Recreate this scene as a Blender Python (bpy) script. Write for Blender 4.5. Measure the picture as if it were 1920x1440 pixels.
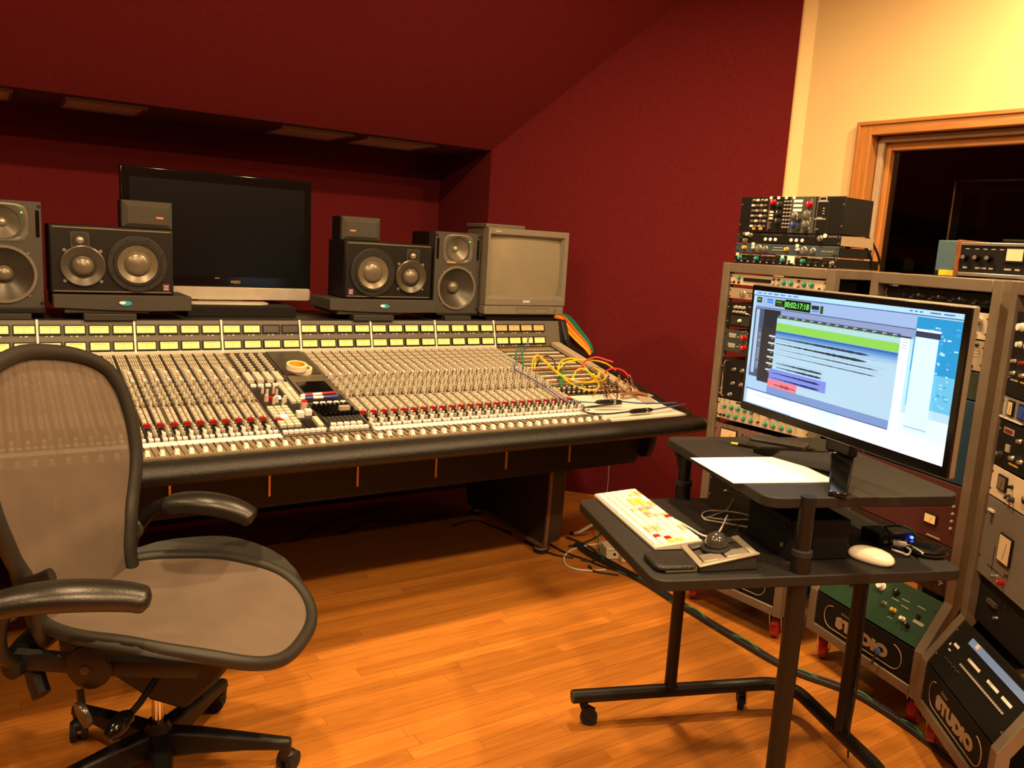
import bpy, bmesh, math, random
from math import radians as rad, sin, cos, pi, atan2, hypot
from mathutils import Vector, Matrix
for _o in list(bpy.data.objects): bpy.data.objects.remove(_o, do_unlink=True)
random.seed(7)
sc = bpy.context.scene
COL = sc.collection
# ------------------------------------------------------------------ camera
CAMH = 1.40
FPX = 1535.0
def _norm(v): return Vector(v).normalized()
_x = _norm((3352-960, 607-720, FPX)); _z = -_norm((415-960, 9840-720, FPX))
_x = (_x - _z*_x.dot(_z)).normalized(); _y = _z.cross(_x)
RW = Matrix((_x, _y, _z))                      # world = RW @ (right, down, forward)
cam_d = bpy.data.cameras.new('camera'); cam = bpy.data.objects.new('camera', cam_d); COL.objects.link(cam)
_r, _u, _b = RW.col[0].copy(), -RW.col[1], -RW.col[2]
cam.matrix_world = Matrix(((_r.x,_u.x,_b.x,0),(_r.y,_u.y,_b.y,0),(_r.z,_u.z,_b.z,CAMH),(0,0,0,1)))
cam_d.sensor_width = 36; cam_d.lens = 36*FPX/1920; cam_d.clip_start = .02
sc.camera = cam
# ------------------------------------------------------------------ view, world
sc.view_settings.view_transform = 'Standard'; sc.view_settings.look = 'None'
sc.view_settings.gamma = 1; sc.view_settings.use_curve_mapping = False
sc.view_settings.exposure = 0.12
wd = bpy.data.worlds.new('world'); sc.world = wd; wd.use_nodes = True
wd.node_tree.nodes['Background'].inputs[0].default_value = (.9,.7,.5,1)
wd.node_tree.nodes['Background'].inputs[1].default_value = .01
WARM = (1.0, .65, .31)
def lamp(name, loc, power, size=.16, aim=None, spread=180, color=WARM):
    d = bpy.data.lights.new(name, 'AREA'); d.shape = 'DISK'; d.size = size; d.energy = power; d.color = color
    d.spread = rad(spread)
    o = bpy.data.objects.new(name, d); COL.objects.link(o); o.location = loc
    v = (Vector(aim)-Vector(loc)) if aim else Vector((0,0,-1))
    o.rotation_euler = v.to_track_quat('-Z','Y').to_euler()
    return o
CEIL = 2.90
# recessed ceiling downlights of the control room (all above and behind the view)
for _x,_y,_p in ((1.85,2.12,50),(.35,2.12,36),(-1.1,2.12,26),(.25,.25,70),(1.75,.25,66),(3.05,1.25,50),(-1.2,.35,34),(.9,-1.3,40)):
    lamp('ceiling_downlight', (_x,_y,CEIL-.03), _p, .15)
# ------------------------------------------------------------------ pixels to places
CO = Vector((0,0,CAMH))
def ray(px,py): return RW @ Vector((px-960, py-720, FPX))
def onz(px,py,z): r = ray(px,py); return CO + r*((z-CAMH)/r.z)
def ony(px,py,Y): r = ray(px,py); return CO + r*(Y/r.y)
def onx(px,py,X): r = ray(px,py); return CO + r*(X/r.x)
def onpl(px,py,p0,n): r = ray(px,py); n = Vector(n); return CO + r*((Vector(p0)-CO).dot(n)/r.dot(n))
# ------------------------------------------------------------------ materials
MATS = {}
def s2l(c): return tuple((x/12.92 if x <= .04045 else ((x+.055)/1.055)**2.4) for x in c)
def hexc(h): return s2l(tuple(int(h[i:i+2],16)/255 for i in (0,2,4)))
def mat(name, col, rough=.5, metal=0, var=.12, scale=30, bump=0, emit=0, coat=0, bscale=None, spec=None):
    if name in MATS: return MATS[name]
    m = bpy.data.materials.new(name); m.use_nodes = True; nt = m.node_tree; b = nt.nodes['Principled BSDF']
    c = hexc(col) if isinstance(col,str) else col
    b.inputs['Roughness'].default_value = rough; b.inputs['Metallic'].default_value = metal
    if spec is not None: b.inputs['Specular IOR Level'].default_value = spec
    if coat: b.inputs['Coat Weight'].default_value = coat; b.inputs['Coat Roughness'].default_value = .15
    tc = nt.nodes.new('ShaderNodeTexCoord')
    nz = nt.nodes.new('ShaderNodeTexNoise'); nz.inputs['Scale'].default_value = scale; nz.inputs['Detail'].default_value = 3
    nt.links.new(tc.outputs['Object'], nz.inputs['Vector'])
    mx = nt.nodes.new('ShaderNodeMix'); mx.data_type = 'RGBA'
    mx.inputs[6].default_value = (*[x*(1-var) for x in c],1); mx.inputs[7].default_value = (*[min(1,x*(1+var)) for x in c],1)
    nt.links.new(nz.outputs['Fac'], mx.inputs[0]); nt.links.new(mx.outputs[2], b.inputs['Base Color'])
    if emit:
        b.inputs['Emission Strength'].default_value = emit; nt.links.new(mx.outputs[2], b.inputs['Emission Color'])
    if bump:
        n2 = nt.nodes.new('ShaderNodeTexNoise'); n2.inputs['Scale'].default_value = bscale or scale*8; n2.inputs['Detail'].default_value = 4
        nt.links.new(tc.outputs['Object'], n2.inputs['Vector'])
        bp = nt.nodes.new('ShaderNodeBump'); bp.inputs['Strength'].default_value = bump; bp.inputs['Distance'].default_value = .004
        nt.links.new(n2.outputs['Fac'], bp.inputs['Height']); nt.links.new(bp.outputs['Normal'], b.inputs['Normal'])
    MATS[name] = m; return m
def node_mat(name):
    m = bpy.data.materials.new(name); m.use_nodes = True; MATS[name] = m
    return m, m.node_tree, m.node_tree.nodes['Principled BSDF']
red = mat('red_fabric', (.122,.0102,.0130), .95, var=.25, scale=60, bump=.35, bscale=500, spec=.15)
yellow = mat('yellow_paint', (.88,.68,.34), .7, var=.04, scale=6, bump=.05, bscale=120)
ceilw = mat('ceiling_paint', (.62,.52,.38), .8, var=.04)
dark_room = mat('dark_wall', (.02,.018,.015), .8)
black = mat('black_plastic', (.006,.0056,.005), .5, spec=.3)
blackm = mat('matte_black', (.005,.0047,.0044), .75, spec=.25, bump=.1)
gloss = mat('gloss_black', (.004,.004,.004), .12, spec=.35)
leather = mat('black_vinyl', (.0065,.006,.0052), .45, spec=.4, bump=.5, bscale=220)
charcoal = mat('charcoal', (.020,.0185,.0165), .55)
dgrey = mat('dark_grey_paint', (.05,.046,.04), .5)
grey = mat('grey_paint', (.16,.15,.135), .5)
lgrey = mat('light_grey_paint', (.36,.34,.31), .5)
cream = mat('cream_plastic', (.58,.545,.455), .45, var=.1)
tan = mat('tan_plastic', (.40,.35,.27), .5)
white = mat('white_plastic', (.88,.88,.85), .4, var=.03)
ivory = mat('ivory_panel', (.76,.74,.66), .5, var=.05)
silver = mat('silver_metal', (.55,.53,.50), .35, .9)
steel = mat('brushed_steel', (.20,.165,.125), .48, .4, var=.25, scale=14, bump=.15)
chrome = mat('chrome', (.80,.78,.74), .12, 1)
brass = mat('copper_trim', (.75,.45,.22), .35, .7)
redk = mat('red_plastic', (.32,.005,.011), .4)
pink = mat('pink_plastic', (.62,.38,.33), .5)
teal = mat('teal_plastic', (.015,.24,.20), .4)
blue = mat('blue_paint', (.035,.07,.11), .45)
bluek = mat('blue_plastic', (.02,.06,.35), .4)
maroon = mat('maroon_paint', (.07,.02,.02), .45)
mauve = mat('mauve_paint', (.16,.10,.10), .5)
greenp = mat('green_paint', (.02,.06,.035), .5)
gold = mat('gold_plastic', (.65,.40,.06), .35)
rubber = mat('black_rubber', (.006,.006,.006), .8)
brown = mat('brown_panel', (.11,.075,.045), .55)
# wood
def wood(name, c1, c2, rough, axis=0, sc_=(1.2,22,22), coat=0, rnd=0.0, bump=.05):
    m, nt, b = node_mat(name)
    tc = nt.nodes.new('ShaderNodeTexCoord'); mp = nt.nodes.new('ShaderNodeMapping'); mp.inputs['Scale'].default_value = sc_
    oi = nt.nodes.new('ShaderNodeObjectInfo')
    va = nt.nodes.new('ShaderNodeVectorMath'); va.operation = 'ADD'
    ms = nt.nodes.new('ShaderNodeMath'); ms.operation = 'MULTIPLY'; ms.inputs[1].default_value = 37
    nt.links.new(oi.outputs['Random'], ms.inputs[0]); nt.links.new(ms.outputs[0], va.inputs[1])
    nt.links.new(tc.outputs['Object'], mp.inputs[0]); nt.links.new(mp.outputs[0], va.inputs[0])
    nz = nt.nodes.new('ShaderNodeTexNoise'); nz.inputs['Scale'].default_value = 2.2; nz.inputs['Detail'].default_value = 6; nz.inputs['Distortion'].default_value = 1.4
    nt.links.new(va.outputs[0], nz.inputs['Vector'])
    cr = nt.nodes.new('ShaderNodeValToRGB'); cr.color_ramp.elements[0].position = .3; cr.color_ramp.elements[1].position = .72
    cr.color_ramp.elements[0].color = (*c1,1); cr.color_ramp.elements[1].color = (*c2,1)
    nt.links.new(nz.outputs['Fac'], cr.inputs[0])
    hs = nt.nodes.new('ShaderNodeHueSaturation')
    mr = nt.nodes.new('ShaderNodeMapRange'); mr.inputs[3].default_value = 1-rnd; mr.inputs[4].default_value = 1+rnd
    nt.links.new(oi.outputs['Random'], mr.inputs[0]); nt.links.new(mr.outputs[0], hs.inputs['Value']); nt.links.new(cr.outputs[0], hs.inputs['Color'])
    nt.links.new(hs.outputs[0], b.inputs['Base Color']); b.inputs['Roughness'].default_value = rough
    if coat: b.inputs['Coat Weight'].default_value = coat; b.inputs['Coat Roughness'].default_value = .18
    if bump:
        bp = nt.nodes.new('ShaderNodeBump'); bp.inputs['Strength'].default_value = bump; bp.inputs['Distance'].default_value = .002
        nt.links.new(nz.outputs['Fac'], bp.inputs['Height']); nt.links.new(bp.outputs[0], b.inputs['Normal'])
    return m
oak = wood('oak_floor', (.40,.138,.018), (.53,.205,.033), .38, sc_=(1.4,20,20), coat=.25, rnd=.17)
firx = wood('fir_trim_along', (.40,.155,.034), (.56,.25,.07), .4, sc_=(14,1.5,14), coat=.2, rnd=.05)
firz = wood('fir_trim_upright', (.40,.155,.034), (.56,.25,.07), .4, sc_=(14,14,1.2), coat=.2, rnd=.05)
walnut = wood('walnut_side', (.16,.05,.015), (.26,.095,.03), .45, sc_=(10,2,10), rnd=.05)
def emis(name, col, s):
    m, nt, b = node_mat(name); b.inputs['Base Color'].default_value = (*[x*.3 for x in col],1); b.inputs['Roughness'].default_value = .4
    b.inputs['Emission Color'].default_value = (*col,1); b.inputs['Emission Strength'].default_value = s; return m
vu_lit = emis('meter_face_lit', (1.0,.72,.16), .95)
vu_amb = emis('meter_face_amber', (.95,.50,.12), .62)
led_g = emis('green_led', (.1,1,.1), 2.0)
led_b = emis('blue_led', (.02,.05,1), 14)
led_y = emis('lamp_white', (1,.85,.6), 1.4)
# ------------------------------------------------------------------ mesh building
class MB:
    def __init__(s): s.v=[]; s.f=[]; s.m=[]; s.T=None
    def add(s, vs, fs, mi=0):
        n=len(s.v)
        if s.T is not None: vs=[tuple(s.T@Vector(p)) for p in vs]
        s.v += [tuple(p) for p in vs]; s.f += [tuple(i+n for i in f) for f in fs]; s.m += [mi]*len(fs); return s
    def box(s, c, d, rz=0, mi=0, taper=None):
        hx,hy,hz=d[0]/2,d[1]/2,d[2]/2; ca,sa=cos(rz),sin(rz); vs=[]
        for z in (-1,1):
            k = taper if (taper and z>0) else 1
            for x,y in ((-1,-1),(1,-1),(1,1),(-1,1)):
                a,b=x*hx*k,y*hy*k; vs.append((c[0]+a*ca-b*sa, c[1]+a*sa+b*ca, c[2]+z*hz))
        return s.add(vs, [(0,3,2,1),(4,5,6,7),(0,1,5,4),(1,2,6,5),(2,3,7,6),(3,0,4,7)], mi)
    def span(s, a, b, mi=0):
        return s.box([(a[i]+b[i])/2 for i in range(3)], [abs(b[i]-a[i]) for i in range(3)], 0, mi)
    def cyl(s, p0, p1, r0, r1=None, n=14, mi=0, caps=True):
        p0,p1=Vector(p0),Vector(p1); r1=r0 if r1 is None else r1
        a=(p1-p0).normalized(); u=a.orthogonal().normalized(); w=a.cross(u); vs=[]
        for p,r in ((p0,r0),(p1,r1)):
            for i in range(n):
                t=2*pi*i/n; vs.append(p+u*cos(t)*r+w*sin(t)*r)
        fs=[(i,(i+1)%n,n+(i+1)%n,n+i) for i in range(n)]
        if caps: fs += [tuple(range(n-1,-1,-1)), tuple(range(n,2*n))]
        return s.add(vs,fs,mi)
    def lathe(s, prof, o, axis, n=24, mi=0, squash=1, ref=None, caps=True):
        """prof: (r,h) pairs along axis from o"""
        o=Vector(o); a=Vector(axis).normalized(); u=Vector(ref) if ref else a.orthogonal().normalized(); w=a.cross(u); vs=[]; fs=[]
        for r,hh in prof:
            for i in range(n):
                t=2*pi*i/n; vs.append(o+a*hh+u*cos(t)*r+w*sin(t)*r*squash)
        for k in range(len(prof)-1):
            for i in range(n):
                j=(i+1)%n; fs.append((k*n+i,k*n+j,(k+1)*n+j,(k+1)*n+i))
        if prof[0]==prof[-1]: caps=False
        if caps and prof[0][0]>1e-6: fs.append(tuple(range(n-1,-1,-1)))
        if caps and prof[-1][0]>1e-6: fs.append(tuple((len(prof)-1)*n+i for i in range(n)))
        return s.add(vs,fs,mi)
    def tube(s, pts, r, n=8, mi=0, smooth=0, closed=False, flat=1.0):
        pts=[Vector(p) for p in pts]
        if smooth: pts=catmull(pts,smooth,closed)
        N=len(pts); rr=r if isinstance(r,(list,tuple)) else [r]*N
        if len(rr)!=N: rr=[rr[min(len(rr)-1,int(i*len(rr)/N))] for i in range(N)]
        vs=[]; up=None
        for i,p in enumerate(pts):
            q0=pts[(i-1)%N] if (closed or i>0) else p; q1=pts[(i+1)%N] if (closed or i<N-1) else p
            t=(q1-q0); t = t.normalized() if t.length>1e-9 else Vector((0,0,1))
            if up is None: up=t.orthogonal().normalized() if abs(t.z)>.9 else (Vector((0,0,1))-t*t.z).normalized()
            else:
                up=(up-t*up.dot(t)); up = up.normalized() if up.length>1e-6 else t.orthogonal().normalized()
            w=t.cross(up)
            for k in range(n):
                a=2*pi*k/n; vs.append(p+up*cos(a)*rr[i]*flat+w*sin(a)*rr[i])
        fs=[]
        for i in range(N if closed else N-1):
            j=(i+1)%N
            for k in range(n):
                l=(k+1)%n; fs.append((i*n+k,i*n+l,j*n+l,j*n+k))
        if not closed: fs += [tuple(range(n-1,-1,-1)), tuple((N-1)*n+k for k in range(n))]
        return s.add(vs,fs,mi)
    def prism(s, poly, axis, a, b, mi=0):
        """extrude polygon. axis 'x': poly=(y,z); 'y': (x,z); 'z': (x,y)"""
        def P(p,t): return {'x':(t,p[0],p[1]),'y':(p[0],t,p[1]),'z':(p[0],p[1],t)}[axis]
        n=len(poly); vs=[P(p,a) for p in poly]+[P(p,b) for p in poly]
        fs=[tuple(range(n-1,-1,-1)),tuple(range(n,2*n))]+[(i,(i+1)%n,n+(i+1)%n,n+i) for i in range(n)]
        return s.add(vs,fs,mi)
    def ell(s, c, r, nu=14, nv=8, mi=0, rz=0, z0=-1, z1=1):
        vs=[]; fs=[]; ca,sa=cos(rz),sin(rz)
        for j in range(nv+1):
            zz=z0+(z1-z0)*j/nv; k=(max(0,1-zz*zz))**.5
            zz2=sin(-pi/2+pi*(j/nv)) if (z0==-1 and z1==1) else zz
            if z0==-1 and z1==1: k=cos(-pi/2+pi*j/nv)
            for i in range(nu):
                t=2*pi*i/nu; x,y=r[0]*k*cos(t),r[1]*k*sin(t)
                vs.append((c[0]+x*ca-y*sa,c[1]+x*sa+y*ca,c[2]+r[2]*zz2))
        for j in range(nv):
            for i in range(nu):
                l=(i+1)%nu; fs.append((j*nu+i,j*nu+l,(j+1)*nu+l,(j+1)*nu+i))
        fs += [tuple(range(nu-1,-1,-1)), tuple(nv*nu+i for i in range(nu))]
        return s.add(vs,fs,mi)
    def mesh(s, name, mats, smooth=True, ang=38):
        me=bpy.data.meshes.new(name); me.from_pydata(s.v,[],s.f)
        ms = mats if isinstance(mats,(list,tuple)) else [mats]
        for m in ms: me.materials.append(m)
        if len(ms)>1: me.polygons.foreach_set('material_index', s.m)
        bm=bmesh.new(); bm.from_mesh(me); bmesh.ops.recalc_face_normals(bm, faces=bm.faces); bm.to_mesh(me); bm.free()
        if smooth:
            me.polygons.foreach_set('use_smooth',[True]*len(me.polygons)); me.set_sharp_from_angle(angle=rad(ang))
        me.update(); return me
    def build(s, name, mats, parent=None, bevel=0, world=False, smooth=True, ang=38, seg=2, kind=None, label=None):
        if world and parent is not None:
            inv=WM[parent.name].inverted(); s.v=[tuple(inv@Vector(p)) for p in s.v]
        return inst(name, s.mesh(name,mats,smooth,ang), parent, bevel, seg, kind, label)
def catmull(p,k,closed=False):
    out=[]; N=len(p)
    for i in range(N if closed else N-1):
        a=p[(i-1)%N] if (closed or i>0) else p[0]*2-p[1]; b=p[i]; c=p[(i+1)%N]; d=p[(i+2)%N] if (closed or i<N-2) else p[-1]*2-p[-2]
        for j in range(k):
            t=j/k; out.append(.5*((2*b)+(c-a)*t+(2*a-5*b+4*c-d)*t*t+(3*b-a-3*c+d)*t**3))
    if not closed: out.append(p[-1])
    return out
WM={}
def inst(name, me, parent=None, bevel=0, seg=2, kind=None, label=None, loc=None, rot=None):
    o=bpy.data.objects.new(name, me); COL.objects.link(o)
    M=Matrix()
    if loc is not None or rot is not None:
        o.location=loc or (0,0,0); o.rotation_euler=rot or (0,0,0)
        M=Matrix.Translation(o.location)@o.rotation_euler.to_matrix().to_4x4()
    if parent is not None: o.parent=parent; M=WM[parent.name]@M
    WM[o.name]=M
    if bevel:
        b=o.modifiers.new('bevel','BEVEL'); b.width=bevel; b.segments=seg; b.limit_method='ANGLE'; b.angle_limit=rad(40); b.harden_normals=False
    if kind: o['kind']=kind
    if label: o['label']=label
    return o
def tag(o,label,cat,group=None):
    o['label']=label; o['category']=cat
    if group: o['group']=group
    return o
def thing(name,label,cat,loc=(0,0,0),rz=0,group=None):
    o=bpy.data.objects.new(name,None); COL.objects.link(o); o.empty_display_size=.05
    o.location=loc; o.rotation_euler=(0,0,rz); WM[o.name]=Matrix.Translation(Vector(loc))@Matrix.Rotation(rz,4,'Z')
    return tag(o,label,cat,group)
def struct(o): o['kind']='structure'; return o
def rrect(x0,y0,x1,y1,r,k=5):
    pts=[]
    for cx,cy,a in ((x1-r,y0+r,-90),(x1-r,y1-r,0),(x0+r,y1-r,90),(x0+r,y0+r,180)):
        for i in range(k+1):
            t=rad(a+90*i/k); pts.append((cx+r*cos(t),cy+r*sin(t)))
    return pts
def text_mesh(s,size,depth=.0006,font_scale=(1,1),bold=0,spacing=1.0,align='CENTER'):
    cu=bpy.data.curves.new('lettering','FONT'); cu.body=s; cu.size=size; cu.extrude=depth; cu.align_x=align; cu.align_y='CENTER'; cu.offset=bold; cu.space_character=spacing; cu.resolution_u=3
    o=bpy.data.objects.new('lettering',cu); me=bpy.data.meshes.new_from_object(o)
    bpy.data.objects.remove(o); bpy.data.curves.remove(cu)
    for v in me.vertices: v.co.x*=font_scale[0]; v.co.y*=font_scale[1]
    return me
def text(s,size,m,parent,loc,rot,**k):
    """lettering standing as a thin solid; text x,y axes turned by rot"""
    me=text_mesh(s,size,**k); me.materials.append(m)
    return inst('lettering',me,parent,loc=loc,rot=rot)
# ================================================================== room shell
YS, YB = 4.15, 4.77                 # soffit front edge, back wall
ZS = CAMH + .12812*YS               # underside of the soffit
XA = .5971*YS                       # right end of the alcove
PA, PB = Vector((XA,YS,0)), Vector((3.5,2.911,0))
dS = (PB-PA).normalized(); nS = Vector((-dS.y,dS.x,0))       # splayed red wall
_p = onpl(1280,0,PA,nS)
slope = (_p.z-ZS)/(YS-_p.y)                          # sloped red ceiling
YC = YS-(CEIL-ZS)/slope                              # where it meets the flat ceiling
XL, YR = -3.2, -2.6
PS = PB + dS*.115
dW = Vector((sin(rad(4.7)),-cos(rad(4.7)),0)); nW = Vector((-dW.y,dW.x,0))  # window wall
def slab(name, pts, n, th, m):
    """plate of thickness th behind a polygon (n points away from the room)"""
    n=Vector(n).normalized()*th; b=MB(); k=len(pts); vs=[Vector(p) for p in pts]
    b.add(vs+[v+n for v in vs],[tuple(range(k)),tuple(range(2*k-1,k-1,-1))]+[(i,(i+1)%k,k+(i+1)%k,k+i) for i in range(k)])
    return struct(b.build(name,m,smooth=False))
floor = struct(MB().span((XL-.2,YR-.2,-.12),(4.4,YB+.2,-.012)).build('floor',mat('subfloor',(.09,.04,.015),.8),smooth=False))
# oak strips, running along the console
PWD=.052; strip_meshes=[]
def plank_mesh(L):
    b=MB(); g=.0009; b.box((L/2,PWD/2,-.006),(L-g,PWD-g,.012)); return b.mesh('plank',oak,False)
LENS=[.45,.6,.75,.9,1.05,1.25]
PM={L:plank_mesh(L) for L in LENS}
rest=MB(); npl=0; rows=int((YB-YR)/PWD)+1
rp=random.Random(3)
for i in range(rows):
    y=YR+i*PWD; x=XL-rp.random()*.9
    while x<4.2:
        L=rp.choice(LENS)
        if 1.0<y<3.15 and x+L>-.15+.0*y and x<min(2.75,1.05+ .85*y) and npl<300:
            o=inst('plank',PM[L],floor,loc=(x,y,0)); npl+=1
        else:
            rest.box((x+L/2,y+PWD/2,-.006),(L-.0009,PWD-.0009,.012))
        x+=L
rest.build('plank_rest',oak,floor,smooth=False,kind='stuff')
slab('wall_back',[(XL,YB,0),(XA+.0,YB,0),(XA+.0,YB,ZS+.4),(XL,YB,ZS+.4)],(0,1,0),.12,red)
slab('wall_alcove',[(XA,YB+.1,0),(XA,YS,0),(XA,YS,ZS+.02),(XA,YB+.1,ZS+.02)],(1,0,0),.1,red)
slab('wall_right',[PA,PB,PB+Vector((0,0,CEIL+.05)),PA+Vector((0,0,CEIL+.05))],nS,.03,red)
slab('wall_bright_facet',[PB+nS*.03-dS*.05,PS+nS*.03,PS+nS*.03+Vector((0,0,CEIL+.05)),PB+nS*.03-dS*.05+Vector((0,0,CEIL+.05))],nS,.1,yellow)  # narrow facet angled towards the lamps to shape the bright strip
slab('ceiling_slope',[(XL,YS,ZS),(3.9,YS,ZS),(3.9,YC,CEIL),(XL,YC,CEIL)],(0,slope,1),.05,red)
slab('ceiling',[(XL-.1,YR-.1,CEIL),(4.3,YR-.1,CEIL),(4.3,YC,CEIL),(XL-.1,YC,CEIL)],(0,0,1),.05,ceilw)
slab('wall_left',[(XL,YR,0),(XL,YB,0),(XL,YB,CEIL),(XL,YR,CEIL)],(-1,0,0),.1,red)
slab('wall_rear',[(XL,YR,0),(4.3,YR,0),(4.3,YR,CEIL),(XL,YR,CEIL)],(0,-1,0),.1,red)
# soffit with dim grilles in its underside
sof = struct(MB().span((XL,YS+.004,ZS),(XA,YB,ZS+.04)).build('ceiling_soffit',mat('soffit_board',(.13,.055,.036),.8),smooth=False))
for a,b_ in ((0,17),(122,262),(512,632),(664,780)):
    p=onz(a,158.3+.1345*a+14,ZS); q=onz(b_,158.3+.1345*b_+14,ZS)
    if a==0: p.x=q.x-.36
    g=MB(); y0,y1=YS+.10,YS+.42
    g.span((p.x,y0,ZS-.006),(q.x,y1,ZS+.001))
    o=g.build('soffit_panel',mat('pale_panel',(.88,.80,.66),.6),sof,smooth=False)
    g=MB(); w=.012
    g.span((p.x-w,y0-w,ZS-.012),(q.x+w,y0,ZS+.001)); g.span((p.x-w,y1,ZS-.012),(q.x+w,y1+w,ZS+.001)); g.span((p.x-w,y0,ZS-.012),(p.x,y1,ZS+.001)); g.span((q.x,y0,ZS-.012),(q.x+w,y1,ZS+.001))
    g.build('panel_frame',mat('panel_trim',(.25,.16,.10),.6),o,smooth=False)
# ---------------------------------------------------------------- window wall
def WT(px,py,off=0): 
    p=onpl(px,py,PS+nW*off,nW); return ((p-PS-nW*off).dot(dW),p.z)
tL,zT=WT(1614,231); tR=2.15; zB=.82
tI,zI=WT(1638,254.6)
tG,zG=WT(1680,284.4,.13)
def W(t,z,o=0): v=PS+dW*t+nW*o; return Vector((v.x,v.y,z))
def wbox(b,t0,t1,z0,z1,o0,o1,mi=0):
    vs=[W(t,z,o) for o in (o0,o1) for t,z in ((t0,z0),(t1,z0),(t1,z1),(t0,z1))]
    b.add(vs,[(0,1,2,3),(7,6,5,4),(0,4,5,1),(1,5,6,2),(2,6,7,3),(3,7,4,0)],mi)
b=MB(); io=.02
wbox(b,-.06,tI-io,0,CEIL+.05,0,.14); wbox(b,tI-io,tR,zI+io,CEIL+.05,0,.14); wbox(b,tI-io,tR,0,zB,0,.14); wbox(b,tR,5.3,0,CEIL+.05,0,.14)
struct(b.build('wall_window',yellow,smooth=False))
win=bpy.data.objects.new('window_1',None); COL.objects.link(win); win.location=W((tL+tR)/2,zB); WM['window_1']=Matrix.Translation(win.location); struct(win)
cw=tI-tL
def wpart(name,m,*bx,parent=win,bevel=.004):
    b=MB()
    for q in bx: wbox(b,*q)
    return b.build(name,m,parent,bevel,world=True,smooth=False)
wpart('casing',firz,(tL,tI,zB-.06,zT-.0,-.022,0),(tL,tL+.018,zB-.06,zT,-.032,-.02))
wpart('casing',firx,(tL,tR+cw,zI,zT,-.0215,0),(tL,tR+cw,zT-.018,zT,-.0325,-.02))
wpart('casing',firz,(tR,tR+cw,zB-.06,zI,-.022,0))
wpart('sill',firx,(tL-.02,tR+cw+.02,zB-.04,zB,-.06,.0))
g=.012
wpart('jamb',firz,(tI-io,tI-.004,zB,zI+.004,-.01,.14)); wpart('jamb',firx,(tI-.004,tR,zI+.004,zI+io,-.01,.14)); wpart('jamb',firz,(tR-.016,tR,zB,zI,-.01,.14)); wpart('jamb',firx,(tI,tR,zB,zB+.016,-.01,.14))
gs=mat('window_gasket',(.42,.33,.22),.6)
wpart('stop',gs,(tI,tI+.030,zB,zI,.05,.075)); wpart('stop',gs,(tI,tR,zI-.026,zI,.05,.075))
wpart('sash',firz,(tI,tG,zB,zI,.085,.135)); wpart('sash',firx,(tG,tR,zG,zI,.085,.1345))
wpart('sash',firx,(tG,tR,zB,zB+.05,.085,.1345)); wpart('sash',firz,(tR-.05,tR,zB,zI,.085,.135))
glass,nt,bs=node_mat('window_glass')
out=nt.nodes['Material Output']; tr=nt.nodes.new('ShaderNodeBsdfTransparent'); gl=nt.nodes.new('ShaderNodeBsdfGlossy'); gl.inputs['Roughness'].default_value=.02
fr=nt.nodes.new('ShaderNodeFresnel'); fr.inputs[0].default_value=1.5; mx=nt.nodes.new('ShaderNodeMixShader')
tr.inputs[0].default_value=(.75,.74,.7,1)
nt.links.new(fr.outputs[0],mx.inputs[0]); nt.links.new(tr.outputs[0],mx.inputs[1]); nt.links.new(gl.outputs[0],mx.inputs[2]); nt.links.new(mx.outputs[0],out.inputs[0]); nt.nodes.remove(bs)
wpart('pane',glass,(tG-.01,tR-.04,zB+.04,zG+.01,.118,.124),bevel=0)
# the dark live room beyond the glass
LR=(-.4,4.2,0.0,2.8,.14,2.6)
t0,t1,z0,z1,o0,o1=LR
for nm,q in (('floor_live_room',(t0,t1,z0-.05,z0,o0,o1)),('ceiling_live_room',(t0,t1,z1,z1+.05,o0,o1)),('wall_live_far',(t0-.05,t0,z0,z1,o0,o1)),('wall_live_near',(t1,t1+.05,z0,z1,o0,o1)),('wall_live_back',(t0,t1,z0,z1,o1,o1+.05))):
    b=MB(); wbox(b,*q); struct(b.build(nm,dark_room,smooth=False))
# invented black cabinet; its bright edges stand in for reflections on the glass
p=onpl(1790,340,PS+nW*.62,nW); ct=(p-PS).dot(dW); cz=p.z
cab=thing('reflection_cabinet','tall black box with a thin bright edge standing in for a reflection in the dark window glass','cabinet',W(ct+.35,0,.85))
def cpart(name,m,*bx,bevel=.004):
    b=MB()
    for q in bx: wbox(b,*q)
    return b.build(name,m,cab,bevel,world=True,smooth=False)
cpart('body',black,(ct,ct+.75,0,cz,.63,1.1)); cpart('reflection_edge',brass,(ct-.004,ct+.008,cz-.55,cz+.004,.622,.634)); cpart('reflection_edge',silver,(ct+.02,ct+.75,cz-.004,cz+.008,.622,.634))
cpart('door',gloss,(ct+.05,ct+.72,.1,cz-.06,.618,.63)); cpart('handle',silver,(ct+.28,ct+.50,cz-.30,cz-.285,.60,.618))
# ================================================================== mixing console
S=.3308; X0=.165                       # bucket width, one bucket joint
BUCK=[X0+S*i for i in range(-3,7)]     # joints from the left end to the patchbay
CXL,CXR=BUCK[0]-.01,2.60
YF,ZF=2.532,.720; Y1,Z1=2.675,.728; Y2,Z2=3.464,.892; Y3,Z3=3.500,1.025
con=thing('mixing_console','large cream and grey mixing console with two rows of lit yellow meters','mixing console',(.9,3.05,0))
def cb(b,name,m,parent=con,**k): return b.build(name,m,parent,world=True,**k)
body=MB(); prof=[(YF+.005,ZF-.012),(Y1,Z1-.012),(Y2,Z2-.012),(Y3+.004,Z3-.006),(3.96,Z3-.006),(3.97,.62),(3.2,.50),(2.86,.43),(2.811,.44),(2.80,.655),(2.56,.665)]
body.prism(prof,'x',CXL,CXR-.03)
cb(body,'chassis',mat('console_dark',(.022,.018,.014),.55),smooth=False)
b=MB(); b.span((CXL,3.50,Z3-.006),(CXR-.06,3.975,Z3)); cb(b,'bridge_top',charcoal,bevel=.003)
b=MB()
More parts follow.
